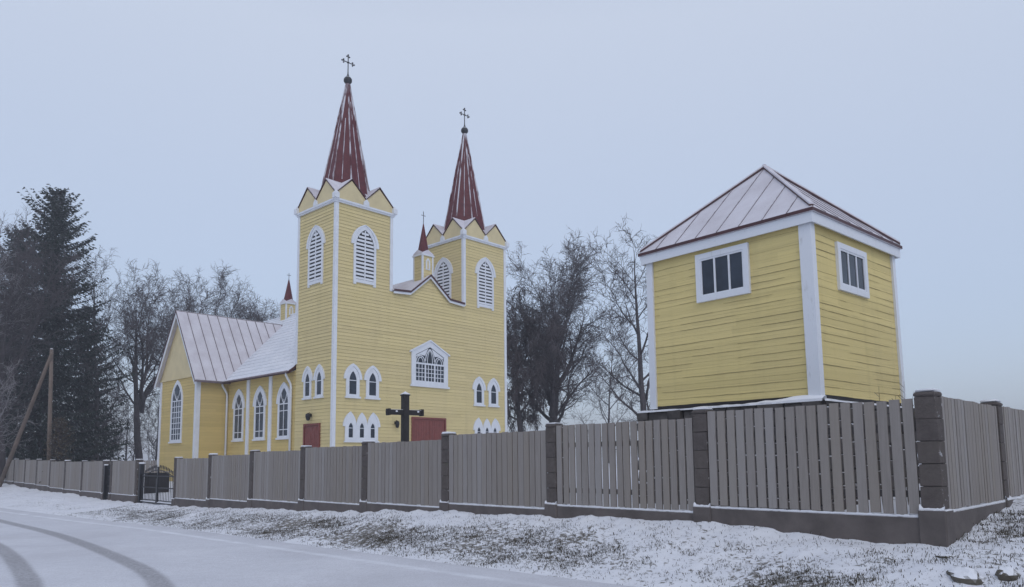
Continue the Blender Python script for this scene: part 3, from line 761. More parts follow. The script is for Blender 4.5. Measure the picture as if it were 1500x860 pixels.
# turrets
def turret(v0, zb, zt, za, zc, w_=.74):
    u0 = W / 2 - w_ / 2; m = MB()
    siding(m, [(u0, zb), (u0 + w_, zb), (u0 + w_, zt), (u0, zt)], lambda a, b, d: (a, v0 - d, b), .16, .014, 1)
    siding(m, [(v0, zb), (v0 + w_, zb), (v0 + w_, zt), (v0, zt)], lambda a, b, d: (u0 - d, a, b), .16, .014, 2)
    siding(m, [(v0, zb), (v0 + w_, zb), (v0 + w_, zt), (v0, zt)], lambda a, b, d: (u0 + w_ + d, a, b), .16, .014, 3)
    siding(m, [(u0, zb), (u0 + w_, zb), (u0 + w_, zt), (u0, zt)], lambda a, b, d: (a, v0 + w_ + d, b), .16, .014, 4)
    t = m.build('turret', SM, ch, recalc=False)
    m = MB()
    for x in (u0 - .03, u0 + w_ - .06):
        for y in (v0 - .03, v0 + w_ - .06): m.box(x, x + .09, y, y + .09, zb, zt)
    c, cc = u0 + w_ / 2, v0 + w_ / 2
    m.box(u0 - .07, u0 + w_ + .07, v0 - .07, v0 + w_ + .07, zt, zt + .08)
    m.build('turret_trim', M['white'], t)
    m = MB()
    q = w_ / 2 + .02
    for mp in (lambda a, b, d: (c + a, cc - q - d, b), lambda a, b, d: (c + a, cc + q + d, b), lambda a, b, d: (c - q - d, cc + a, b), lambda a, b, d: (c + q + d, cc + a, b)):
        m.prism([(-q, zt + .08), (q, zt + .08), (q, zt + .16), (0, zt + .36), (-q, zt + .16)], mp, -.03, .02)
    m.build('turret_gable', M['thin_snow_roof'], t)
    m = MB(); r0 = .36; ang = [R(22.5 + 45 * i) for i in range(8)]
    m.mesh([(c + r0 * math.cos(a), cc + r0 * math.sin(a), zt + .1) for a in ang] + [(c + .03 * math.cos(a), cc + .03 * math.sin(a), za) for a in ang], [(i, (i + 1) % 8, 8 + (i + 1) % 8, 8 + i) for i in range(8)] + [tuple(range(7, -1, -1)), tuple(range(8, 16))])
    m.build('turret_spire', M['spire'], t)
    m = MB(); m.tube([(c, cc, za - .05), (c, cc, zc)], .018, 6); am = zc - (zc - za) * .32; m.tube([(c - .15, cc, am), (c + .15, cc, am)], .016, 6); m.build('cross', M['dark_metal'], t)
    m = MB(); m.band(lancet(.15, zt - .78, zt - .38, zt - .12, 5, 0), lancet(.07, zt - .73, zt - .38, zt - .22, 5, 0), lambda a, b, d: (c + a, v0 - d, b), 0, .05)
    m.prism(lancet(.09, zt - .75, zt - .38, zt - .2, 5, 0), lambda a, b, d: (c + a, v0 - d, b), 0, .022, 1); m.build('niche', [M['white'], M['gable_paint']], t)
turret(.14, 9.5, 11.72, 13.62, 14.35)
turret(14.5, 9.8, 11.22, 13.0, 13.45)

# windows
def win(mp, w, z0, zs, za, fr, hw, ze, hz, sill=.09, glass_m='glass', proud=.055, hood=True, bars=None, tracery=False, cross_bar=True, name='window'):
    """pointed window: casing, hood moulding with ears, pane, glazing bars"""
    m = MB(); inn = lancet(w, z0, zs, za); outl = lancet(w + fr, z0 - fr * .6, zs, za + fr * 1.35)
    m.band(outl, inn, mp, -.02, proud)
    if hood:
        oa = hood_arc(hw, ze, hz); ia = hood_arc(w + fr - .005, ze, za + fr * 1.35 + .0 - (zs - ze) * .0) if abs(ze - zs) < 1e-6 else hood_arc(w + fr - .005, ze, za + fr * 1.35)
        m.band(oa, ia, mp, -.02, proud + .025, closed=False)
    m.prism([(-w - fr - .06, z0 - fr * .6 - .003 - sill), (w + fr + .06, z0 - fr * .6 - .003 - sill), (w + fr + .06, z0 - fr * .6 - .003), (-w - fr - .06, z0 - fr * .6 - .003)], mp, -.02, proud + .05)
    o = m.build(name, M['white'], ch)
    p = MB(); p.prism(lancet(w + .01, z0 - .01, zs, za + .01), mp, .026, .030); p.build('pane', M[glass_m], o)
    b = MB(); d0, d1 = .031, .048
    if bars:
        vs, hs = bars
        for a in vs: b.strip([(a, z0), (a, zs)], .045, mp, d0, d1)
        for z in hs: b.strip([(-w, z), (w, z)], .04, mp, d0, d1 - .003)
    if cross_bar: b.strip([(-w, zs), (w, zs)], .055 if tracery else .035, mp, d0, d1 + .004)
    if tracery:
        h = za - zs
        for sg in (-1, 1):
            pts = [(sg * (-w + (w * 1.55) * math.sin(q / 8 * 1.2) / math.sin(1.2) * 1), zs + h * .86 * (1 - math.cos(q / 8 * 1.2)) / (1 - math.cos(1.2)) * .9) for q in range(9)]
            pts = [(sg * (-0.0 + w * .62 * math.sin(q / 7 * math.pi / 2.1)), zs + h * .62 * q / 7) for q in range(8)]
            b.strip(pts, .04, mp, d0, d1)
        b.strip([(0, zs), (0, zs + h * .30)], .04, mp, d0, d1 - .002)
    if b.v: b.build('glazing_bars', M['white'], o)
    return o
# front and side pairs
for c in (1.09, 2.27, W - 2.27, W - 1.09):
    win(front(c), .21, 3.78, 4.46, 4.92, .18, .53, 4.52, 5.30)
for c in (1.18, 2.25):
    win(side(0, c), .20, 3.78, 4.46, 4.92, .15, .48, 4.52, 5.29)
# triples
for base in (0, 1):
    cs_ = [1.0, 1.65, 2.30]
    if base: cs_ = [W - q for q in cs_][::-1]
    m = MB()
    for i, c in enumerate(cs_):
        w_ = .325
        outl = lancet(w_, 1.50, 2.22, 2.90, 9, c); inn = lancet(.125, 1.66, 2.12, 2.38, 9, c)
        m.band(outl, inn, front(), -.02, .06)
    for sg, c in ((-1, cs_[0]), (1, cs_[2])):
        oa = [(sg * -a, b) for a, b in arc_side(.45, 2.2, 2.93)]; ia = [(sg * -a, b) for a, b in arc_side(.322, 2.2, 2.90)]
        m.band([(a + c, b) for a, b in oa], [(a + c, b) for a, b in ia], front(), -.02, .075, closed=False)
    m.prism([(cs_[0] - .38, 1.42), (cs_[2] + .38, 1.42), (cs_[2] + .38, 1.497), (cs_[0] - .38, 1.497)], front(), -.02, .10)
    o = m.build('window', M['white'], ch)
    for c in cs_:
        p = MB(); p.prism(lancet(.135, 1.65, 2.12, 2.39, 9, c), front(), .026, .03); p.build('pane', M['glass'], o)
    b = MB()
    for c in cs_: b.strip([(c - .125, 2.12), (c + .125, 2.12)], .03, front(), .031, .045)
    b.build('glazing_bars', M['white'], o)
# nave windows
for c in (4.5, 7.03, 9.45):
    win(side(0, c), .43, 1.86, 3.52, 4.36, .17, .72, 3.55, 4.66, bars=((0,), (2.18, 3.16)), tracery=True, glass_m='glass' if c < 9 else 'pale_glass')
# transept windows
win(side(-E_, 13.5), .62, 1.86, 4.12, 5.12, .18, .86, 4.12, 5.36, bars=((-.31, 0, .31), tuple(1.86 + .32 * k for k in range(1, 7))), tracery=True, hood=False, glass_m='pale_glass')
# louvred belfry openings
def louvre(mp):
    w_, z0, zs, za = .55, 9.58, 11.3, 12.2
    m = MB(); m.band(lancet(w_ + .13, 9.42, zs, za + .24), lancet(w_, z0, zs, za), mp, -.02, .07)
    m.band(hood_arc(.84, 11.36, 12.46), hood_arc(w_ + .125, 11.36, za + .23), mp, -.02, .095, closed=False)
    for sg in (-1, 1): m.prism([(sg * .60 - .08, 9.32), (sg * .60 + .08, 9.32), (sg * .60 + .08, 9.418), (sg * .60 - .08, 9.418)], mp, -.02, .068)
    o = m.build('louvred_opening', M['white'], ch)
    p = MB(); p.prism(lancet(w_ + .01, z0 - .01, zs, za + .01), mp, .003 + .023, .028); p.build('dark_backing', M['gate_black'], o)
    s = MB(); n = 13
    inn = lancet(w_, z0, zs, za)
    def halfw(z):
        if z <= zs: return w_
        A = arc_side(w_, zs, za, 30); return float(np.interp(z, [q[1] for q in A], [-q[0] for q in A]))
    for i in range(n):
        z = z0 + .03 + (za - z0 - .1) * i / n; hz = (za - z0) / n
        hw_ = min(halfw(z), halfw(z + hz * .54)) - .004
        if hw_ < .05: continue
        for a0, a1 in ((-hw_, -.03), (.03, hw_)):
            if a1 - a0 < .03: continue
            s.mesh([mp(a0, z, .062), mp(a1, z, .062), mp(a1, z + hz * .54, .034), mp(a0, z + hz * .54, .034), mp(a0, z - .012, .060), mp(a1, z - .012, .060)], [(0, 1, 2, 3), (4, 5, 1, 0)])
    s.prism([(-.03, z0), (.03, z0), (.03, za - .05), (-.03, za - .05)], mp, .03, .068)
    s.build('louvres', M['white'], o, recalc=False)
for u0 in (0, W - T):
    louvre(front(u0 + T / 2)); louvre(side(u0, T / 2))
    louvre(lambda a, b, d: (u0 + T + d, T / 2 + a, b))
# large front window
def big_window():
    mp = front(6.03); m = MB()
    outer = [(-1.28, 4.52), (-1.28, 6.28), (0, 6.93), (1.28, 6.28), (1.28, 4.52)]; inner = [(-.99, 4.75), (-.99, 6.14), (0, 6.62), (.99, 6.14), (.99, 4.75)]
    m.band(outer, inner, mp, -.02, .07)
    m.prism([(-1.36, 4.42), (1.36, 4.42), (1.36, 4.517), (-1.36, 4.517)], mp, -.02, .13)
    for sg in (-1, 1):
        P = [(0, 6.935), (sg * 1.40, 6.225), (sg * 1.40, 6.31), (0, 7.02)]; m.prism(P, mp, -.02, .12)
    o = m.build('window', M['white'], ch)
    p = MB(); p.prism([(-1.0, 4.74), (1.0, 4.74), (1.0, 6.14), (0, 6.63), (-1.0, 6.14)], mp, .026, .03); p.build('pane', M['glass'], o)
    b = MB(); d0, d1 = .031, .05
    b.strip([(-.99, 5.68), (.99, 5.68)], .09, mp, d0, d1 + .014)
    for a in (-.33, .33): b.strip([(a, 4.75), (a, 5.635)], .085, mp, d0, d1 + .012)
    for i in range(3):
        c = -.66 + .66 * i
        for k in (-1, 1): b.strip([(c + k * .11, 4.75), (c + k * .11, 5.635)], .035, mp, d0, d1)
    for z in (4.97, 5.19, 5.41): b.strip([(-.99, z), (.99, z)], .035, mp, d0, d1 - .003)
    # tracery: three pointed lights with crossing ribs, spandrels painted white
    L = lancet(.31, 5.72, 5.85, 6.5, 8, 0)[1:-1]; b.strip(L, .045, mp, d0, d1)
    for c in (-.66, .66):
        L = hood_arc(.31, 5.74, 6.12, 8, c); b.strip(L, .045, mp, d0, d1)
    for c in (-.66, 0, .66):
        hgt = .75 if c == 0 else .30
        for sg in (-1, 1): b.strip([(c + sg * .30 * math.cos(q / 8 * math.pi / 2.2) - sg * .12, 5.73 + hgt * math.sin(q / 8 * math.pi / 2)) for q in range(9)], .035, mp, d0, d1 - .004)
    for sg in (-1, 1):
        b.prism([(sg * .95, 6.02), (sg * .95, 6.12), (sg * .12, 6.53), (sg * .34, 6.12), (sg * .66, 6.16)] if sg < 0 else [(sg * .66, 6.16), (sg * .34, 6.12), (sg * .12, 6.53), (sg * .95, 6.12), (sg * .95, 6.02)], mp, d0, d1 - .008)
    b.build('glazing_bars', M['white'], o)
big_window()
# doors
def door(mp, w_, top, leaves):
    m = MB(); m.band([(-w_, -.45), (-w_, top), (w_, top), (w_, -.45)], [(-w_ + .1, -.45), (-w_ + .1, top - .1), (w_ - .1, top - .1), (w_ - .1, -.45)], mp, -.02, .09)
    lw = (2 * w_ - .2) / leaves
    for k in range(leaves):
        a0 = -w_ + .1 + k * lw
        m.prism([(a0 + .006, -.44), (a0 + lw - .006, -.44), (a0 + lw - .006, top - .106), (a0 + .006, top - .106)], mp, -.02, .04)
        nb = max(3, int(lw / .17))
        for i in range(nb):
            b0 = a0 + .05 + (lw - .1) * i / nb; b1 = a0 + .05 + (lw - .1) * (i + 1) / nb - .012
            m.prism([(b0, -.4), (b1, -.4), (b1, top - .2), (b0, top - .2)], mp, .041, .052)
    o = m.build('door', M['red_door'], ch)
    h = MB(); h.prism([(.05, .95), (.09, .95), (.09, 1.15), (.05, 1.15)], mp, .053, .08); h.build('handle', M['gate_black'], o)
    s = MB(); s.prism([(-w_ - .25, -.62), (w_ + .25, -.62), (w_ + .25, -.46), (-w_ - .25, -.46)], mp, 0, .9); s.build('door_step', M['concrete'], ch)
door(front(5.98), 1.19, 2.80, 2)
door(side(0, 1.76), .73, 2.38, 1)
# lamps on the walls
def lamp(mp, z, k=1.):
    m = MB(); m.prism([(-.05, z), (.05, z), (.05, z + .14), (-.05, z + .14)], mp, .02, .05)
    p = [mp(0, z + .1, .04), mp(0, z + .2, .12), mp(0, z + .17, .2)]; m.tube(p, .014, 6)
    o = m.build('wall_lamp', M['gate_black'], ch)
    x, y, _ = mp(0, 0, .2); q = MB(); q.lathe([(.02, z + .18), (.10 * k, z + .12), (.11 * k, z + .02), (.075 * k, z - .16), (.03, z - .2)], x, y, 8); q.build('lantern', M['gate_black'], o)
lamp(side(0, 1.87), 2.72, 1.25); lamp(front(3.72), 2.38)
# downpipes
for v, top, U in ((3.72, 4.95, 0), (10.78, 4.95, 0)):
    m = MB(); m.tube([(U - .40, v, top + .12), (U - .40, v, top - .02), (U - .13, v, top - .45), (U - .10, v, top - .6), (U - .10, v, -.3)], .06, 8)
    for z in (1., 2.4, 3.8): m.lathe([(.075, z), (.075, z + .04)], U - .10, v, 8)
    m.build('downpipe', M['worn_white'], ch, True)
m = MB(); m.tube([(-.48, T + .05, RZ0 - .09), (-.48, V1 - .2, RZ0 - .09)], .055, 8); m.build('gutter', M['seam'], ch, True)

# ------------------------------------------------------------------ shed
YL = .8515; C0 = (4.982, 12.0074)
# frame: x along the left face to the left (a), y along the right face backwards (b); x axis (-cos, sin), y axis (sin, cos) is mirrored -> use x = -a
sh = empty('shed', (C0[0], C0[1], 0), -YL, 'small square yellow board hut with snowy pyramid roof behind the corner fence', 'hut')
A_, B_, ZB, ZW = 3.37, 3.33, .985, 4.06
lm_ = lambda a, b, d: (-a, -d, b)          # left face, a to the left
rm_ = lambda a, b, d: (d, a, b)            # right face, a backwards
def batter(mp):                            # the old hut leans out a little towards its foot
    def f(a, b, d):
        x, y, z = mp(a, b, d); k = (ZW - z) / (ZW - ZB); cx, cy = -A_ / 2, B_ / 2
        k2 = 1 + .006 * (k - .5); return (cx + (x - cx) * k2 + .018 * (k - .3), cy + (y - cy) * k2, z)
    return f
L2, R2 = batter(lm_), batter(rm_)
def shed_wall(name, mp, w_, seed, sag):
    m = MB(); rr = random.Random(seed); z = ZB + .02; k = 0
    while z < ZW:
        h = .13 * rr.uniform(.9, 1.1); z1 = min(z + h, ZW); n = 14; cut = rr.choice([None, rr.uniform(.3, .7)]) if w_ > 2 else None
        xs = [w_ * i / n for i in range(n + 1)]; lap = rr.uniform(.002, .008); wob = [rr.uniform(-.004, .004) for _ in xs]
        tw = rr.uniform(-.012, .012)
        zl = [z + wob[i] + tw * (i / n - .5) + sag * 0 for i in range(n + 1)]; zh = [z1 + .004 for i in range(n + 1)]
        for i in range(n):
            m.face([mp(xs[i], zl[i], lap), mp(xs[i + 1], zl[i + 1], lap), mp(xs[i + 1], zh[i + 1], .001), mp(xs[i], zh[i], .001)], 0)
            m.face([mp(xs[i], zl[i], -.002), mp(xs[i + 1], zl[i + 1], -.002), mp(xs[i + 1], zl[i + 1], lap), mp(xs[i], zl[i], lap)], 1)
            # open joint, wider in places
            jw = max(0, .0012 + .0062 * mnoise.noise((xs[i] * .8 + seed, z * 9, 2)))
            jw2 = max(0, .0012 + .0062 * mnoise.noise((xs[i + 1] * .8 + seed, z * 9, 2)))
            if jw + jw2 > .002: m.face([mp(xs[i], zl[i] - jw, .0115), mp(xs[i + 1], zl[i + 1] - jw2, .0115), mp(xs[i + 1], zl[i + 1] + .002, lap + .003), mp(xs[i], zl[i] + .002, lap + .003)], 1)
        z = z1
    return m.build(name, [M['shed_siding'], M['shed_gap']], sh, recalc=False)
shed_wall('wall', L2, A_, 21, .0); shed_wall('wall', R2, B_, 22, 0)
shed_wall('wall', batter(lambda a, b, d: (-A_ - d, a, b)), B_, 23, 0); shed_wall('wall', batter(lambda a, b, d: (-a, B_ + d, b)), A_, 24, 0)
# dark strip stands in for the shaded void under the lowest boards
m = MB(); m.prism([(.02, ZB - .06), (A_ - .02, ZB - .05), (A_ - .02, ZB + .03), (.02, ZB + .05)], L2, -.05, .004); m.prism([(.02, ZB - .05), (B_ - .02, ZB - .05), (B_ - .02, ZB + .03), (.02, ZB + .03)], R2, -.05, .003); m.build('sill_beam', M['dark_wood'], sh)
def sboard(mp, a0, a1, z0, z1, d0, d1):
    m = MB(); m.prism([(a0, z0), (a1, z0), (a1, z1), (a0, z1)], mp, d0, d1); return m.build('corner_board', M['worn_white'], sh)
sboard(L2, -.05, .165, ZB - .04, 3.90, .0, .05); sboard(R2, .0, .10, ZB - .04, 3.90, .0, .045)
sboard(L2, A_ - .12, A_ + .03, ZB - .03, 3.90, .0, .045); sboard(R2, B_ - .10, B_ + .03, ZB - .03, 3.90, .0, .045)
# eaves: fascia, soffit, roof
OV = .11; FZ0, FZ1 = 3.86, 4.03
x0, x1, y0, y1 = -A_ - OV, OV, -OV, B_ + OV
m = MB()
for (xa, xb, ya, yb) in ((x0, x1, y0, y0 + .03), (x0, x1, y1 - .03, y1), (x0, x0 + .03, y0 + .03, y1 - .03), (x1 - .03, x1, y0 + .03, y1 - .03)): m.box(xa, xb, ya, yb, FZ0, FZ1)
m.build('fascia', M['worn_white'], sh)
m = MB(); m.box(x0 + .03, x1 - .03, y0 + .03, y1 - .03, 3.92, 3.94); m.build('soffit', M['worn_white'], sh)
cx, cy, ZP = -A_ / 2, B_ / 2, 5.79; e_ = .035
ex0, ex1, ey0, ey1, ze = x0 - e_, x1 + e_, y0 - e_, y1 + e_, 4.035
m = MB(); P4 = [(ex0, ey0), (ex1, ey0), (ex1, ey1), (ex0, ey1)]
m.mesh([(*p, ze) for p in P4] + [(*p, ze + .06) for p in P4] + [(cx, cy, ZP)], [(0, 3, 2, 1)] + [(i, (i + 1) % 4, 4 + (i + 1) % 4, 4 + i) for i in range(4)] + [(4 + i, 4 + (i + 1) % 4, 8) for i in range(4)])
for i, f in enumerate(m.f):
    if i in (1, 2, 3, 4): m.m[i] = 1
ro = m.build('roof', [M['shed_roof'], M['red_trim']], sh)
m = MB(); ap = Vector((cx, cy, ZP))
for i in range(4):
    A, B = Vector((*P4[i], ze + .06)), Vector((*P4[(i + 1) % 4], ze + .06)); L = (B - A).length; n = (B - A).cross(ap - A).normalized()
    if n.z < 0: n = -n
    mid = (A + B) / 2; inward = (ap - mid); k = 7
    for j in range(1, k + 1):
        f = j / (k + 1); P = A.lerp(B, f); top = 1 - abs(2 * f - 1); Q = P + inward * (top * .985); dv = (B - A).normalized() * .007
        m.mesh([tuple(v) for v in (P - dv, P + dv, Q + dv, Q - dv, P - dv + n * .012, P + dv + n * .012, Q + dv + n * .012, Q - dv + n * .012)], [(4, 5, 6, 7), (0, 1, 5, 4), (1, 2, 6, 5), (2, 3, 7, 6), (3, 0, 4, 7)])
m.build('seam', M['seam'], ro)
m = MB(); 
for i in range(4):
    A = Vector((*P4[i], ze + .05)); q = (ap - A); dd = q.cross(Vector((0, 0, 1))).normalized() * .035; up = Vector((0, 0, .065))
    A2 = A + q * .02; B2 = ap + q * .004
    m.mesh([tuple(v) for v in (A2 - dd, A2 + dd, B2 + dd, B2 - dd)] + [tuple(v + up * .55) for v in (A2 - dd, A2 + dd, B2 + dd, B2 - dd)], [(0, 1, 5, 4), (1, 2, 6, 5), (2, 3, 7, 6), (3, 0, 4, 7)], 0)
    m.mesh([tuple(v + up * .55) for v in (A2 - dd * 1.05, A2 + dd * 1.05, B2 + dd * 1.05, B2 - dd * 1.05)] + [tuple(v + up) for v in (A2 - dd, A2 + dd, B2 + dd, B2 - dd)], [(4, 5, 6, 7), (0, 1, 5, 4), (1, 2, 6, 5), (2, 3, 7, 6), (3, 0, 4, 7)], 1)
m.build('hip_cap', [M['red_trim'], M['shed_roof']], ro)
def shed_window(mp, a0, a1, z0, z1, k):
    m = MB(); o_ = [(a0, z0), (a0, z1), (a1, z1), (a1, z0)]; t = .10; i_ = [(a0 + t, z0 + t), (a0 + t, z1 - t), (a1 - t, z1 - t), (a1 - t, z0 + t)]
    m.band(o_, i_, mp, -.02, .055); w_ = m.build('window', M['worn_white'], sh)
    p = MB(); p.prism([(a0 + t - .01, z0 + t - .01), (a1 - t + .01, z0 + t - .01), (a1 - t + .01, z1 - t + .01), (a0 + t - .01, z1 - t + .01)], mp, .021, .025); p.build('pane', M['glass'], w_)
    b = MB(); n = 3; A0, A1 = a0 + t, a1 - t
    b.band([(A0, z0 + t), (A0, z1 - t), (A1, z1 - t), (A1, z0 + t)], [(A0 + .03, z0 + t + .035), (A0 + .03, z1 - t - .035), (A1 - .03, z1 - t - .035), (A1 - .03, z0 + t + .035)], mp, .026, .044)
    for i in range(1, n):
        a = A0 + (A1 - A0) * i / n; b.strip([(a, z0 + t + .035), (a, z1 - t - .035)], .036, mp, .026, .042)
    b.build('glazing_bars', M['worn_white'], w_)
shed_window(L2, 1.12, 2.23, 2.885, 3.80, 3); shed_window(R2, .89, 2.05, 2.87, 3.725, 3)
# old stone base
m = MB(); rr = random.Random(4)
for (mp, w_) in ((lm_, A_), (rm_, B_)):
    a = -.1
    while a < w_ + .3:
        w2 = rr.uniform(.28, .5); z = -1.2
        while z < ZB - .12:
            h = min(rr.uniform(.2, .3), ZB - .06 - z); b0, b1 = a + .008, min(a + w2, w_ + .3) - .008
            c_ = [mp(b0, z, .0), mp(b1, z + h - .012, .14 + rr.uniform(-.02, .03))]
            X0, X1 = sorted((c_[0][0], c_[1][0])); Y0, Y1 = sorted((c_[0][1], c_[1][1])); m.bevbox(X0, X1, Y0, Y1, z, z + h - .012, .02, 0, .012); z += h
        a += w2
m.box(-A_ - .2, -.03, .03, B_ + .25, -1.2, ZB - .05)
bs = m.build('stone_base', M['old_plinth'], sh)
# snow wedge lying on the ledge of the base
m = MB(); n = 60
for (mp, w_, k0) in ((lm_, A_, 3), (rm_, B_, 5)):
    rows = []
    for i in range(n + 1):
        a = -.14 + (w_ + .40) * i / n; q = mnoise.noise((a * 2.1, k0, 0)); q2 = mnoise.noise((a * 6, k0, 4))
        th = max(.004, (.012 + .075 * max(0, 1 - abs(a - .25) / 1.1) if k0 == 3 else .012) + .028 * q + .012 * q2)
        rows.append([mp(a, ZB - .07, .02), mp(a, ZB - .06 + th, .03), mp(a, ZB - .065 + th * .8, .10), mp(a, ZB - .07 + th * .25, .165 + .015 * q2), mp(a, ZB - .095, .17)])
    for i in range(n):
        for j in range(4): m.face([rows[i][j], rows[i + 1][j], rows[i + 1][j + 1], rows[i][j + 1]])
m.build('snow_ledge', M['snow'], bs, True)

# ------------------------------------------------------------------ wooden cross in the yard
def at(x, y, Y_):                                     # world point on the line of sight through a photo pixel at distance Y_
    f, cyy = 1085.2, 554.5; u, v = (x - 750) / f, (cyy - y) / f; c_, s_ = math.cos(ROLL), math.sin(ROLL)
    u, v = u * c_ + v * s_, -u * s_ + v * c_; cp, sp2 = math.cos(PITCH), math.sin(PITCH)
    r = Vector((u, cp - v * sp2, sp2 + v * cp)); return r * (Y_ / r.y)
def wooden_cross():
    Yc = 24.; b = at(591.5, 640, Yc); t = at(591, 571, Yc); l = at(566, 601, Yc); r = at(617, 601, Yc)
    root = empty('wooden_cross', (b.x, b.y, -.8), .62, 'tall dark wooden cross standing behind the fence before the church door', 'cross')
    h = t.z + .8; hz = at(591, 601, Yc).z + .8; hw = (r.x - l.x) / 2 / math.cos(.62) * 1.0; w_ = .105
    m = MB(); m.bevbox(-w_, w_, -w_, w_, -.3, h - .10, .015); o = m.build('upright', M['dark_wood'], root)
    c = MB(); c.bevbox(-w_ - .02, w_ + .02, -w_ - .02, w_ + .02, h - .13, h - .08, .01)
    c.mesh([(-w_ - .02, -w_ - .02, h - .08), (w_ + .02, -w_ - .02, h - .08), (w_ + .02, w_ + .02, h - .08), (-w_ - .02, w_ + .02, h - .08), (0, 0, h + .02)], [(0, 1, 4), (1, 2, 4), (2, 3, 4), (3, 0, 4)]); c.build('cap', M['dark_wood'], o)
    m = MB()
    for sg in (-1, 1):
        a0, a1 = sorted((sg * (w_ + .001), sg * (hw - .13))); m.bevbox(a0, a1, -.085, .085, hz - .085, hz + .085, .012)
        x0_, x1_, x2 = sg * (hw - .13), sg * (hw - .06), sg * hw; q = .108
        vs = [(x0_, sy * q, hz + sz * q) for sy in (-1, 1) for sz in (-1, 1)] + [(x1_, sy * q, hz + sz * q) for sy in (-1, 1) for sz in (-1, 1)] + [(x2, 0, hz)]
        m.mesh(vs, [(0, 1, 3, 2), (0, 4, 5, 1), (1, 5, 7, 3), (3, 7, 6, 2), (2, 6, 4, 0), (4, 8, 5), (5, 8, 7), (7, 8, 6), (6, 8, 4)])
    m.build('crossbar', M['dark_wood'], root)
    m = MB()
    for sx in (-hw * .5, hw * .62): m.bevbox(sx - .035, sx + .035, -.10, -.086, hz - .0, hz + .05, .006)
    m.build('snow_patch', M['snow'], root)
wooden_cross()

# ------------------------------------------------------------------ utility pole and its leaning brace
pb = at(70.5, 662, 47.5); pt_ = at(76.5, 499, 47.5)
pr = empty('utility_pole', (pb.x, pb.y, -1.3), 0, 'upright bare wooden pole behind the fence at far left', 'pole')
m = MB(); zt = pt_.z + 1.3; m.tube([(0, 0, -.3), ((pt_.x - pb.x) * .5, 0, zt * .5), (pt_.x - pb.x, 0, zt)], [.13, .12, .108], 12); o = m.build('shaft', M['pole'], pr, True)
m = MB(); m.lathe([(.113, zt - .02), (.113, zt + .03), (.05, zt + .09)], pt_.x - pb.x, 0, 12); m.build('cap', M['concrete'], o)
bf = at(-4, 697, 50.8); bt = at(77, 504, 47.2)
br = empty('leaning_pole', (bf.x, bf.y, bf.z), 0, 'long wooden brace pole leaning from the roadside against the upright pole', 'pole')
m = MB(); dv_ = bt - bf; m.tube([tuple(dv_ * k) for k in (-.04, .3, .65, 1.0)], [.14, .13, .12, .105], 12); m.build('shaft', M['pole'], br, True)

# low stand seen through the gate
sp_ = at(228, 690, 37.5)
_s = (sp_.x - PF.x) * DL.x + (sp_.y - PF.y) * DL.y; _t = (sp_.x - PF.x) * DT.x + (sp_.y - PF.y) * DT.y
gz = float(ground_z(_s, _t)); hb = -.40 - gz
st_ = empty('bench', (sp_.x, sp_.y, gz), .15, 'low dark bench with a pale board top seen through the double gate', 'bench')
m = MB(); m.bevbox(-.62, .62, -.24, .24, hb - .06, hb, .01); m.build('seat', M['pale_wood'], st_)
for x in (-.42, .42):
    m = MB(); m.box(x - .03, x + .03, -.18, .18, -.3, hb - .06); m.build('leg', M['dark_wood'], st_)
m = MB(); m.box(-.58, .58, -.14, -.09, -.1, hb - .07); m.build('front_board', M['dark_wood'], st_)

# stones at the corner of the road
def ground_hit(x, y):
    Y_ = 4.0
    while Y_ < 40:
        p = at(x, y, Y_); dx, dy = p.x - PF.x, p.y - PF.y; s = dx * DL.x + dy * DL.y; t = dx * DT.x + dy * DT.y
        if p.z <= float(ground_z(s, t)): return p
        Y_ += .02
    return p
def boulder(x, y, dist, rx, ry, rz, seed, label, sub=3):
    p = ground_hit(x, y); bm = bmesh.new(); bmesh.ops.create_icosphere(bm, subdivisions=sub, radius=1)
    for v in bm.verts:
        q = v.co * 1.0; k = 1 + .30 * mnoise.noise(q * 1.1 + Vector((seed, 0, 0))) + .14 * mnoise.noise(q * 2.7 + Vector((0, seed, 0))) + .05 * mnoise.noise(q * 7)
        v.co = Vector((q.x * rx, q.y * ry, q.z * rz)) * k
    me = bpy.data.meshes.new('boulder'); bm.to_mesh(me); bm.free(); me.materials.append(M['stone'])
    o = bpy.data.objects.new('boulder', me); COL.objects.link(o); o.location = p; o.rotation_euler = (0, 0, seed)
    tag(o, label, 'stone', 'half buried stones by the fence corner')
boulder(1410, 861, 8.9, .26, .16, .12, 1.3, 'largest brown stone half buried in snow below the corner post')
boulder(1470, 858, 9.2, .15, .11, .09, 4.1, 'rounded snowy stone near the right edge beside the larger brown stone')
boulder(1384, 829, 9.9, .13, .05, .035, 2.2, 'thin dark wet stone just under the corner post')

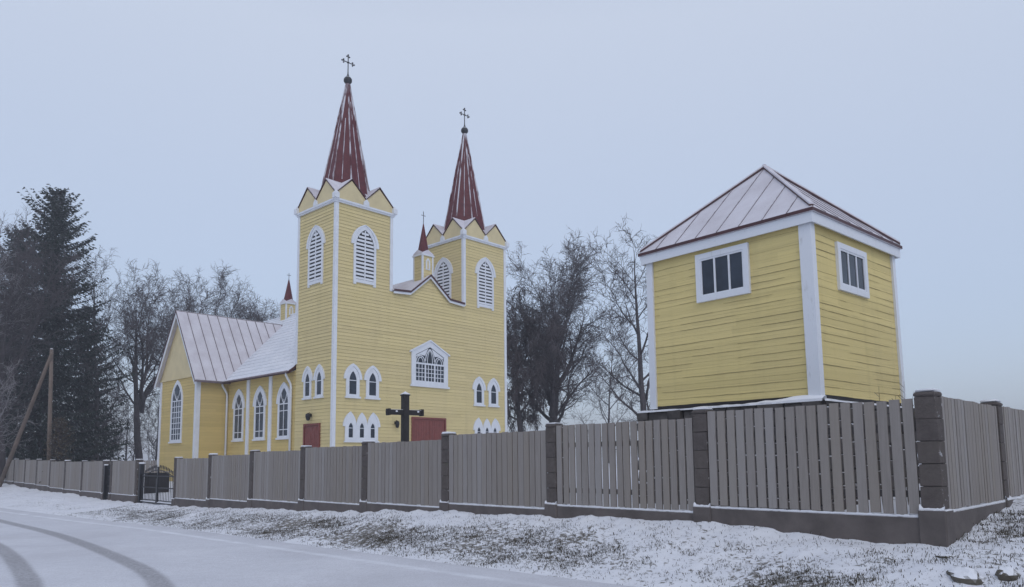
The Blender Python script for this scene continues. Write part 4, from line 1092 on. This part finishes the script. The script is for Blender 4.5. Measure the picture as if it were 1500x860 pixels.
# ------------------------------------------------------------------ trees
def bare_tree(h, seed, tr=.3, spread=.32, limbs=14, first=.22, up=.5, droop=0., dens=1., lean=0., fork=0, fine=.012, peak=.45, forkz=(.24, .40)):
    """trunk and crown of a leafless tree; returns two builders"""
    rr = random.Random(seed); trunk, crown = MB(), MB()
    def grow(p, d, L, r, lev, ns, rend):
        pts = [p.copy()]; rad = [r]; dirs = [d.copy()]; d0 = d.copy()
        for i in range(ns):
            k = (i + 1) / ns
            jit = (.045, .15, .20, .24, .28)[lev]
            pull = Vector((0, 0, up * .22)) if lev == 1 else Vector((0, 0, up * .12 - droop * k * .5)) if lev == 2 else Vector((0, 0, .03 - droop * k * .5)) if lev > 2 else Vector((0, 0, .25))
            d = (d + Vector((rr.gauss(0, jit), rr.gauss(0, jit), rr.gauss(0, jit * .8))) + pull).normalized()
            p = p + d * (L / ns); pts.append(p.copy()); rad.append(max(rend, r * (1 - k * (.85 if lev else .93)))); dirs.append(d.copy())
        tgt = trunk if lev <= 1 else crown
        tgt.tube(pts, rad, (9, 6, 4, 3, 3)[lev], 0, cap=lev <= 1)
        return pts, rad, dirs
    def rec(p, d, L, r, lev):
        ns = (10, 8, 6, 4, 3)[lev]; pts, rad, dirs = grow(p, d, L, r, lev, ns, fine * (.5 if lev == 4 else .8))
        if lev == 4: return
        n = limbs if lev == 0 else max(3, int(L * (2.1, 3.3, 4.6)[lev - 1] * dens + rr.random()))
        for i in range(n):
            f = first + (1 - first) * ((i + rr.random()) / n) if lev == 0 else (.12 if L < h * .5 else .32) + (.88 if L < h * .5 else .68) * ((i + rr.random()) / n)
            x = min(f * ns, ns - .001); j = int(x); q = pts[j].lerp(pts[j + 1], x - j); dd = dirs[j + 1]
            a = rr.uniform(0, 6.283) if lev else (i * 2.4 + rr.uniform(-.5, .5)); perp = dd.orthogonal().normalized(); perp = (perp * math.cos(a) + dd.cross(perp) * math.sin(a))
            if lev == 0:
                ang = R(rr.uniform(42, 68)) * (1.12 - .5 * f); prof = max(.42, math.sqrt(max(0, 1 - ((f - peak) / (1.05 - peak)) ** 2)) if f > peak else .70 + .30 * f / peak)
                nl = h * spread * 1.25 * prof * rr.uniform(.8, 1.15); nr = min(rad[j] * rr.uniform(.36, .54), .026 * nl + .03)
            else:
                ang = R(rr.uniform(26, 62)); nl = L * rr.uniform(.28, .50) * (1.12 - .45 * f); nr = max(fine, rad[j] * rr.uniform(.36, .55))
            if lev == 3: nl = max(nl, rr.uniform(.4, .7)); nr = fine
            nd = (dd * math.cos(ang) + perp * math.sin(ang)).normalized()
            rec(q, nd, nl, nr, lev + 1)
    d0 = Vector((lean, 0, 1)).normalized()
    rec(Vector((0, 0, -.4)), d0, h, tr, 0)
    for fk in range(fork):
        a = fk * 6.283 / max(1, fork) + rr.uniform(-.4, .4); z = h * rr.uniform(*forkz)
        rec(Vector((0, 0, z)), Vector((math.cos(a) * .58, math.sin(a) * .58, 1)).normalized(), min(h * rr.uniform(.56, .68), (h - z) * .92), tr * .5, 1)
    return trunk, crown
def place_tree(name, x, Yd, ytop, label, zb=-.6, twig='twig', bark='bark', group='bare trees around the churchyard', **k):
    p = at(x, 660, Yd); top = at(x, ytop, Yd).z; h = (top - zb) * 1.0
    root = empty(name, (p.x, p.y, zb), 0, label, 'tree', group)
    t, c = bare_tree(h * .93, **k)
    # scale so that the crown really reaches the height
    mz = max(max(v[2] for v in c.v), max(v[2] for v in t.v)); s = h / mz
    for b in (t, c): b.v = [(v[0] * s, v[1] * s, v[2] * s) for v in b.v]
    t.build('trunk', M[bark], root, True, recalc=False); c.build('crown', M[twig], root, False, recalc=False)
    return root
place_tree('bare_tree', 806, 62, 338, 'largest bare tree with thick trunk right of the church', seed=3, tr=.66, spread=.44, limbs=17, first=.22, up=.36, dens=.90, fork=4, fine=.020, peak=.62, forkz=(.30, .46))
place_tree('bare_tree', 946, 56, 312, 'tall bare tree partly hidden by the left wall of the hut', seed=11, tr=.34, spread=.27, limbs=17, first=.14, up=.35, dens=.92, fork=1, fine=.017, peak=.5)
place_tree('bare_tree', 203, 70, 368, 'bare tree with forked dark trunk left of the transept gable', seed=5, tr=.42, spread=.31, limbs=14, first=.30, up=.7, dens=.82, fork=4, fine=.018, peak=.6, forkz=(.30, .45))
place_tree('bare_tree', 292, 78, 368, 'bare tree rising behind the transept roof ridge', seed=8, tr=.42, spread=.32, limbs=14, first=.35, up=.7, dens=.78, fork=3, fine=.017, peak=.6)
place_tree('bare_tree', 258, 80, 384, 'bare tree just left of the transept gable peak, behind the roof', seed=51, tr=.30, spread=.22, limbs=14, first=.3, up=.8, dens=.8, fork=3, fine=.015, peak=.6)
place_tree('bare_tree', 368, 84, 412, 'lower bare tree behind the nave roof left of the rear turret', seed=14, tr=.34, spread=.34, limbs=15, first=.25, up=.7, dens=1.0, fork=3, fine=.017, peak=.6)
place_tree('bare_tree', 434, 86, 441, 'little bare treetop between the rear turret and the left tower', seed=15, tr=.25, spread=.20, limbs=12, first=.3, up=.7, dens=.8, fine=.017)
place_tree('bare_tree', 140, 64, 350, 'slim bare tree just right of the big spruce', seed=17, tr=.24, spread=.25, limbs=15, first=.2, up=.8, dens=.85, lean=.03, fine=.014)
place_tree('bare_tree', 2, 53, 288, 'bare tree at the left edge behind the big spruce', seed=19, tr=.30, spread=.28, limbs=16, first=.2, up=.7, dens=.95, fork=2, fine=.014)
place_tree('frosted_tree', -58, 51, 330, 'pale frosted branches reaching in from the left edge before the spruce', twig='pale_twig', bark='pale_twig', seed=23, tr=.22, spread=.46, limbs=13, first=.10, up=.5, dens=.7, fine=.018)
place_tree('weeping_tree', 764, 60, 415, 'dark weeping tree with hanging twigs against the church right wall', seed=29, tr=.30, spread=.30, limbs=22, first=.25, up=.1, droop=1.8, dens=1.5, fine=.026)
place_tree('bare_tree', 888, 86, 450, 'low hazy bare tree between the largest bare tree and the hut', seed=31, tr=.2, spread=.36, limbs=15, first=.08, up=.5, dens=.8, fine=.015)
# thicket of saplings left of the church
sap = None
for i, (x, Yd, yt) in enumerate([(118, 66, 565), (131, 74, 545), (146, 69, 580), (158, 78, 560), (170, 72, 575), (182, 80, 555), (192, 68, 590), (216, 75, 570), (226, 82, 548), (104, 76, 560), (238, 90, 560), (150, 88, 540)]):
    lb = 'thin bare sapling in the thicket between the big spruce and the transept'
    p = at(x, 660, Yd); h = at(x, yt, Yd).z + .6
    if i < 3:
        sap_ = place_tree('sapling', x, Yd, yt, lb, seed=40 + i, tr=.09, spread=.36, limbs=12, first=.05, up=.9, dens=.75, fine=.016, group='saplings of the thicket', bark='birch' if i == 1 else 'bark')
        sap = (sap or []) + [(sap_, h)]
    else:
        src, h0 = sap[i % 3]; c = clone(src); c.location = (p.x, p.y, -.6); c.scale = (h / h0,) * 3; c.rotation_euler = (0, 0, i * 1.7)
# spruces
def spruce(h, seed, rad, nb=520, mat='needle', low=.03, size=1., ex=.52):
    rr = random.Random(seed); t, c = MB(), MB()
    t.tube([(0, 0, -.5), (0, 0, h * .5), (0, 0, h * .98)], [h * .018, h * .012, .02], 8)
    for i in range(nb):
        f = low + (1 - low) * (i + rr.random()) / nb; z = f * h; a = rr.uniform(0, 6.283); dx, dy = math.cos(a), math.sin(a)
        irr = 1 + .55 * mnoise.noise((dx * 1.3 + seed, dy * 1.3, z * .55)) + .30 * mnoise.noise((dx * 3 + seed, dy * 3, z * 1.6))
        L = rad * (1 - f) ** ex * max(.3, irr) * rr.uniform(.72, 1.05) + .15
        n = max(4, int(L / .17)); sag = rr.uniform(.12, .42) * (1 - f * .7); tip = rr.uniform(.05, .25); pts = []
        for j in range(n + 1):
            k = j / n; pts.append(Vector((dx * L * k, dy * L * k, z + L * (.10 * k - sag * 1.6 * k * (1 - k) - sag * k * k * .8 + tip * k ** 3 + f * f * .7 * k))))
        t.tube([pts[0], pts[n // 2], pts[-1]], [.035, .022, .008], 3, cap=False)
        for j in range(1, n + 1):
            k = j / n; p = pts[j]
            for q in range(4):
                sd = rr.choice([-1, 1]); ln = rr.uniform(.2, .62) * (1.05 - .5 * k) * size; ws = rr.uniform(.035, .085) * size
                dirv = Vector((dx * rr.uniform(.0, .8) - dy * sd * rr.uniform(.1, .8), dy * rr.uniform(.0, .8) + dx * sd * rr.uniform(.1, .8), -rr.uniform(.3, 1.5) * (1 - f * .7) + f * .3)).normalized()
                sv = dirv.cross(Vector((rr.gauss(0, 1), rr.gauss(0, 1), rr.gauss(0, 1)))).normalized() * ws
                b = p + dirv * ln; mpt = p + dirv * ln * .45
                c.mesh([tuple(p), tuple(mpt + sv), tuple(b), tuple(mpt - sv)], [(0, 1, 2, 3)])
    return t, c
def place_spruce(x, Yd, ytop, label, zb, name='spruce', cat='tree', group=None, **k):
    p = at(x, 660, Yd); top = at(x, ytop, Yd).z; root = empty(name, (p.x, p.y, zb), 0, label, cat, group); mat = k.get('mat', 'needle')
    t, c = spruce(top - zb, **k); t.build('trunk', M['bark'], root, True, recalc=False); c.build('crown', M[mat], root, recalc=False); return root
place_spruce(60, 60, 268, 'tall dark spruce towering over the far left fence', -.8, seed=2, rad=5.6, nb=620, group='spruces at the left')
place_spruce(8, 66, 325, 'dark spruce just left of the tallest spruce with a lower top', -.8, seed=6, rad=5.2, nb=480, group='spruces at the left')
place_spruce(118, 68, 440, 'small dark spruce at the right foot of the tall spruce', -.8, seed=9, rad=3.6, nb=300, group='spruces at the left')
place_spruce(83, 46, 602, 'small brownish conifer beside the upright pole behind the fence', -1.2, name='conifer_shrub', cat='shrub', seed=12, rad=.95, nb=170, mat='thuja', size=.45)

# dry stalks by the hut
def weed(x, y, Yd, h, seed, label):
    p = at(x, y, Yd); rr = random.Random(seed); m = MB(); z0 = -.1
    root = empty('dry_weed', (p.x, p.y, p.z - h), 0, label, 'plant', 'dry weeds by the hut')
    for i in range(6):
        a = rr.uniform(0, 6.28); q = rr.uniform(.03, .2); hh = h * rr.uniform(.75, 1.05)
        m.tube([(0, 0, 0), (math.cos(a) * q * .4, math.sin(a) * q * .4, hh * .6), (math.cos(a) * q, math.sin(a) * q, hh)], [.004, .003, .002], 4)
        for k in range(4):
            f = rr.uniform(.55, .98); b = rr.uniform(0, 6.28); px, py, pz = math.cos(a) * q * f, math.sin(a) * q * f, hh * f
            m.tube([(px, py, pz), (px + math.cos(b) * .07, py + math.sin(b) * .07, pz + .07)], [.003, .005], 4)
    m.build('stalks', M['thuja'], root, recalc=False)
weed(1283, 583, 11.6, 1.9, 1, 'shorter tuft of dry weed stalks against the right wall of the hut')
weed(1318, 566, 11.8, 2.0, 2, 'taller thin dry weed stalks at the right corner of the hut')

# ------------------------------------------------------------------ light snow haze
hz = MB(); hz.box(-520, 620, -420, 640, -4.5, 26)
hm = bpy.data.materials.new('snow_haze'); hm.use_nodes = True; hn = hm.node_tree; hn.nodes.clear()
ho = hn.nodes.new('ShaderNodeOutputMaterial'); hv = hn.nodes.new('ShaderNodeVolumePrincipled'); hv.inputs['Color'].default_value = (.92, .94, 1, 1); hv.inputs['Density'].default_value = .0019; hv.inputs['Anisotropy'].default_value = .2
hn.links.new(hv.outputs[0], ho.inputs['Volume'])
tag(hz.build('haze', hm), kind='stuff')
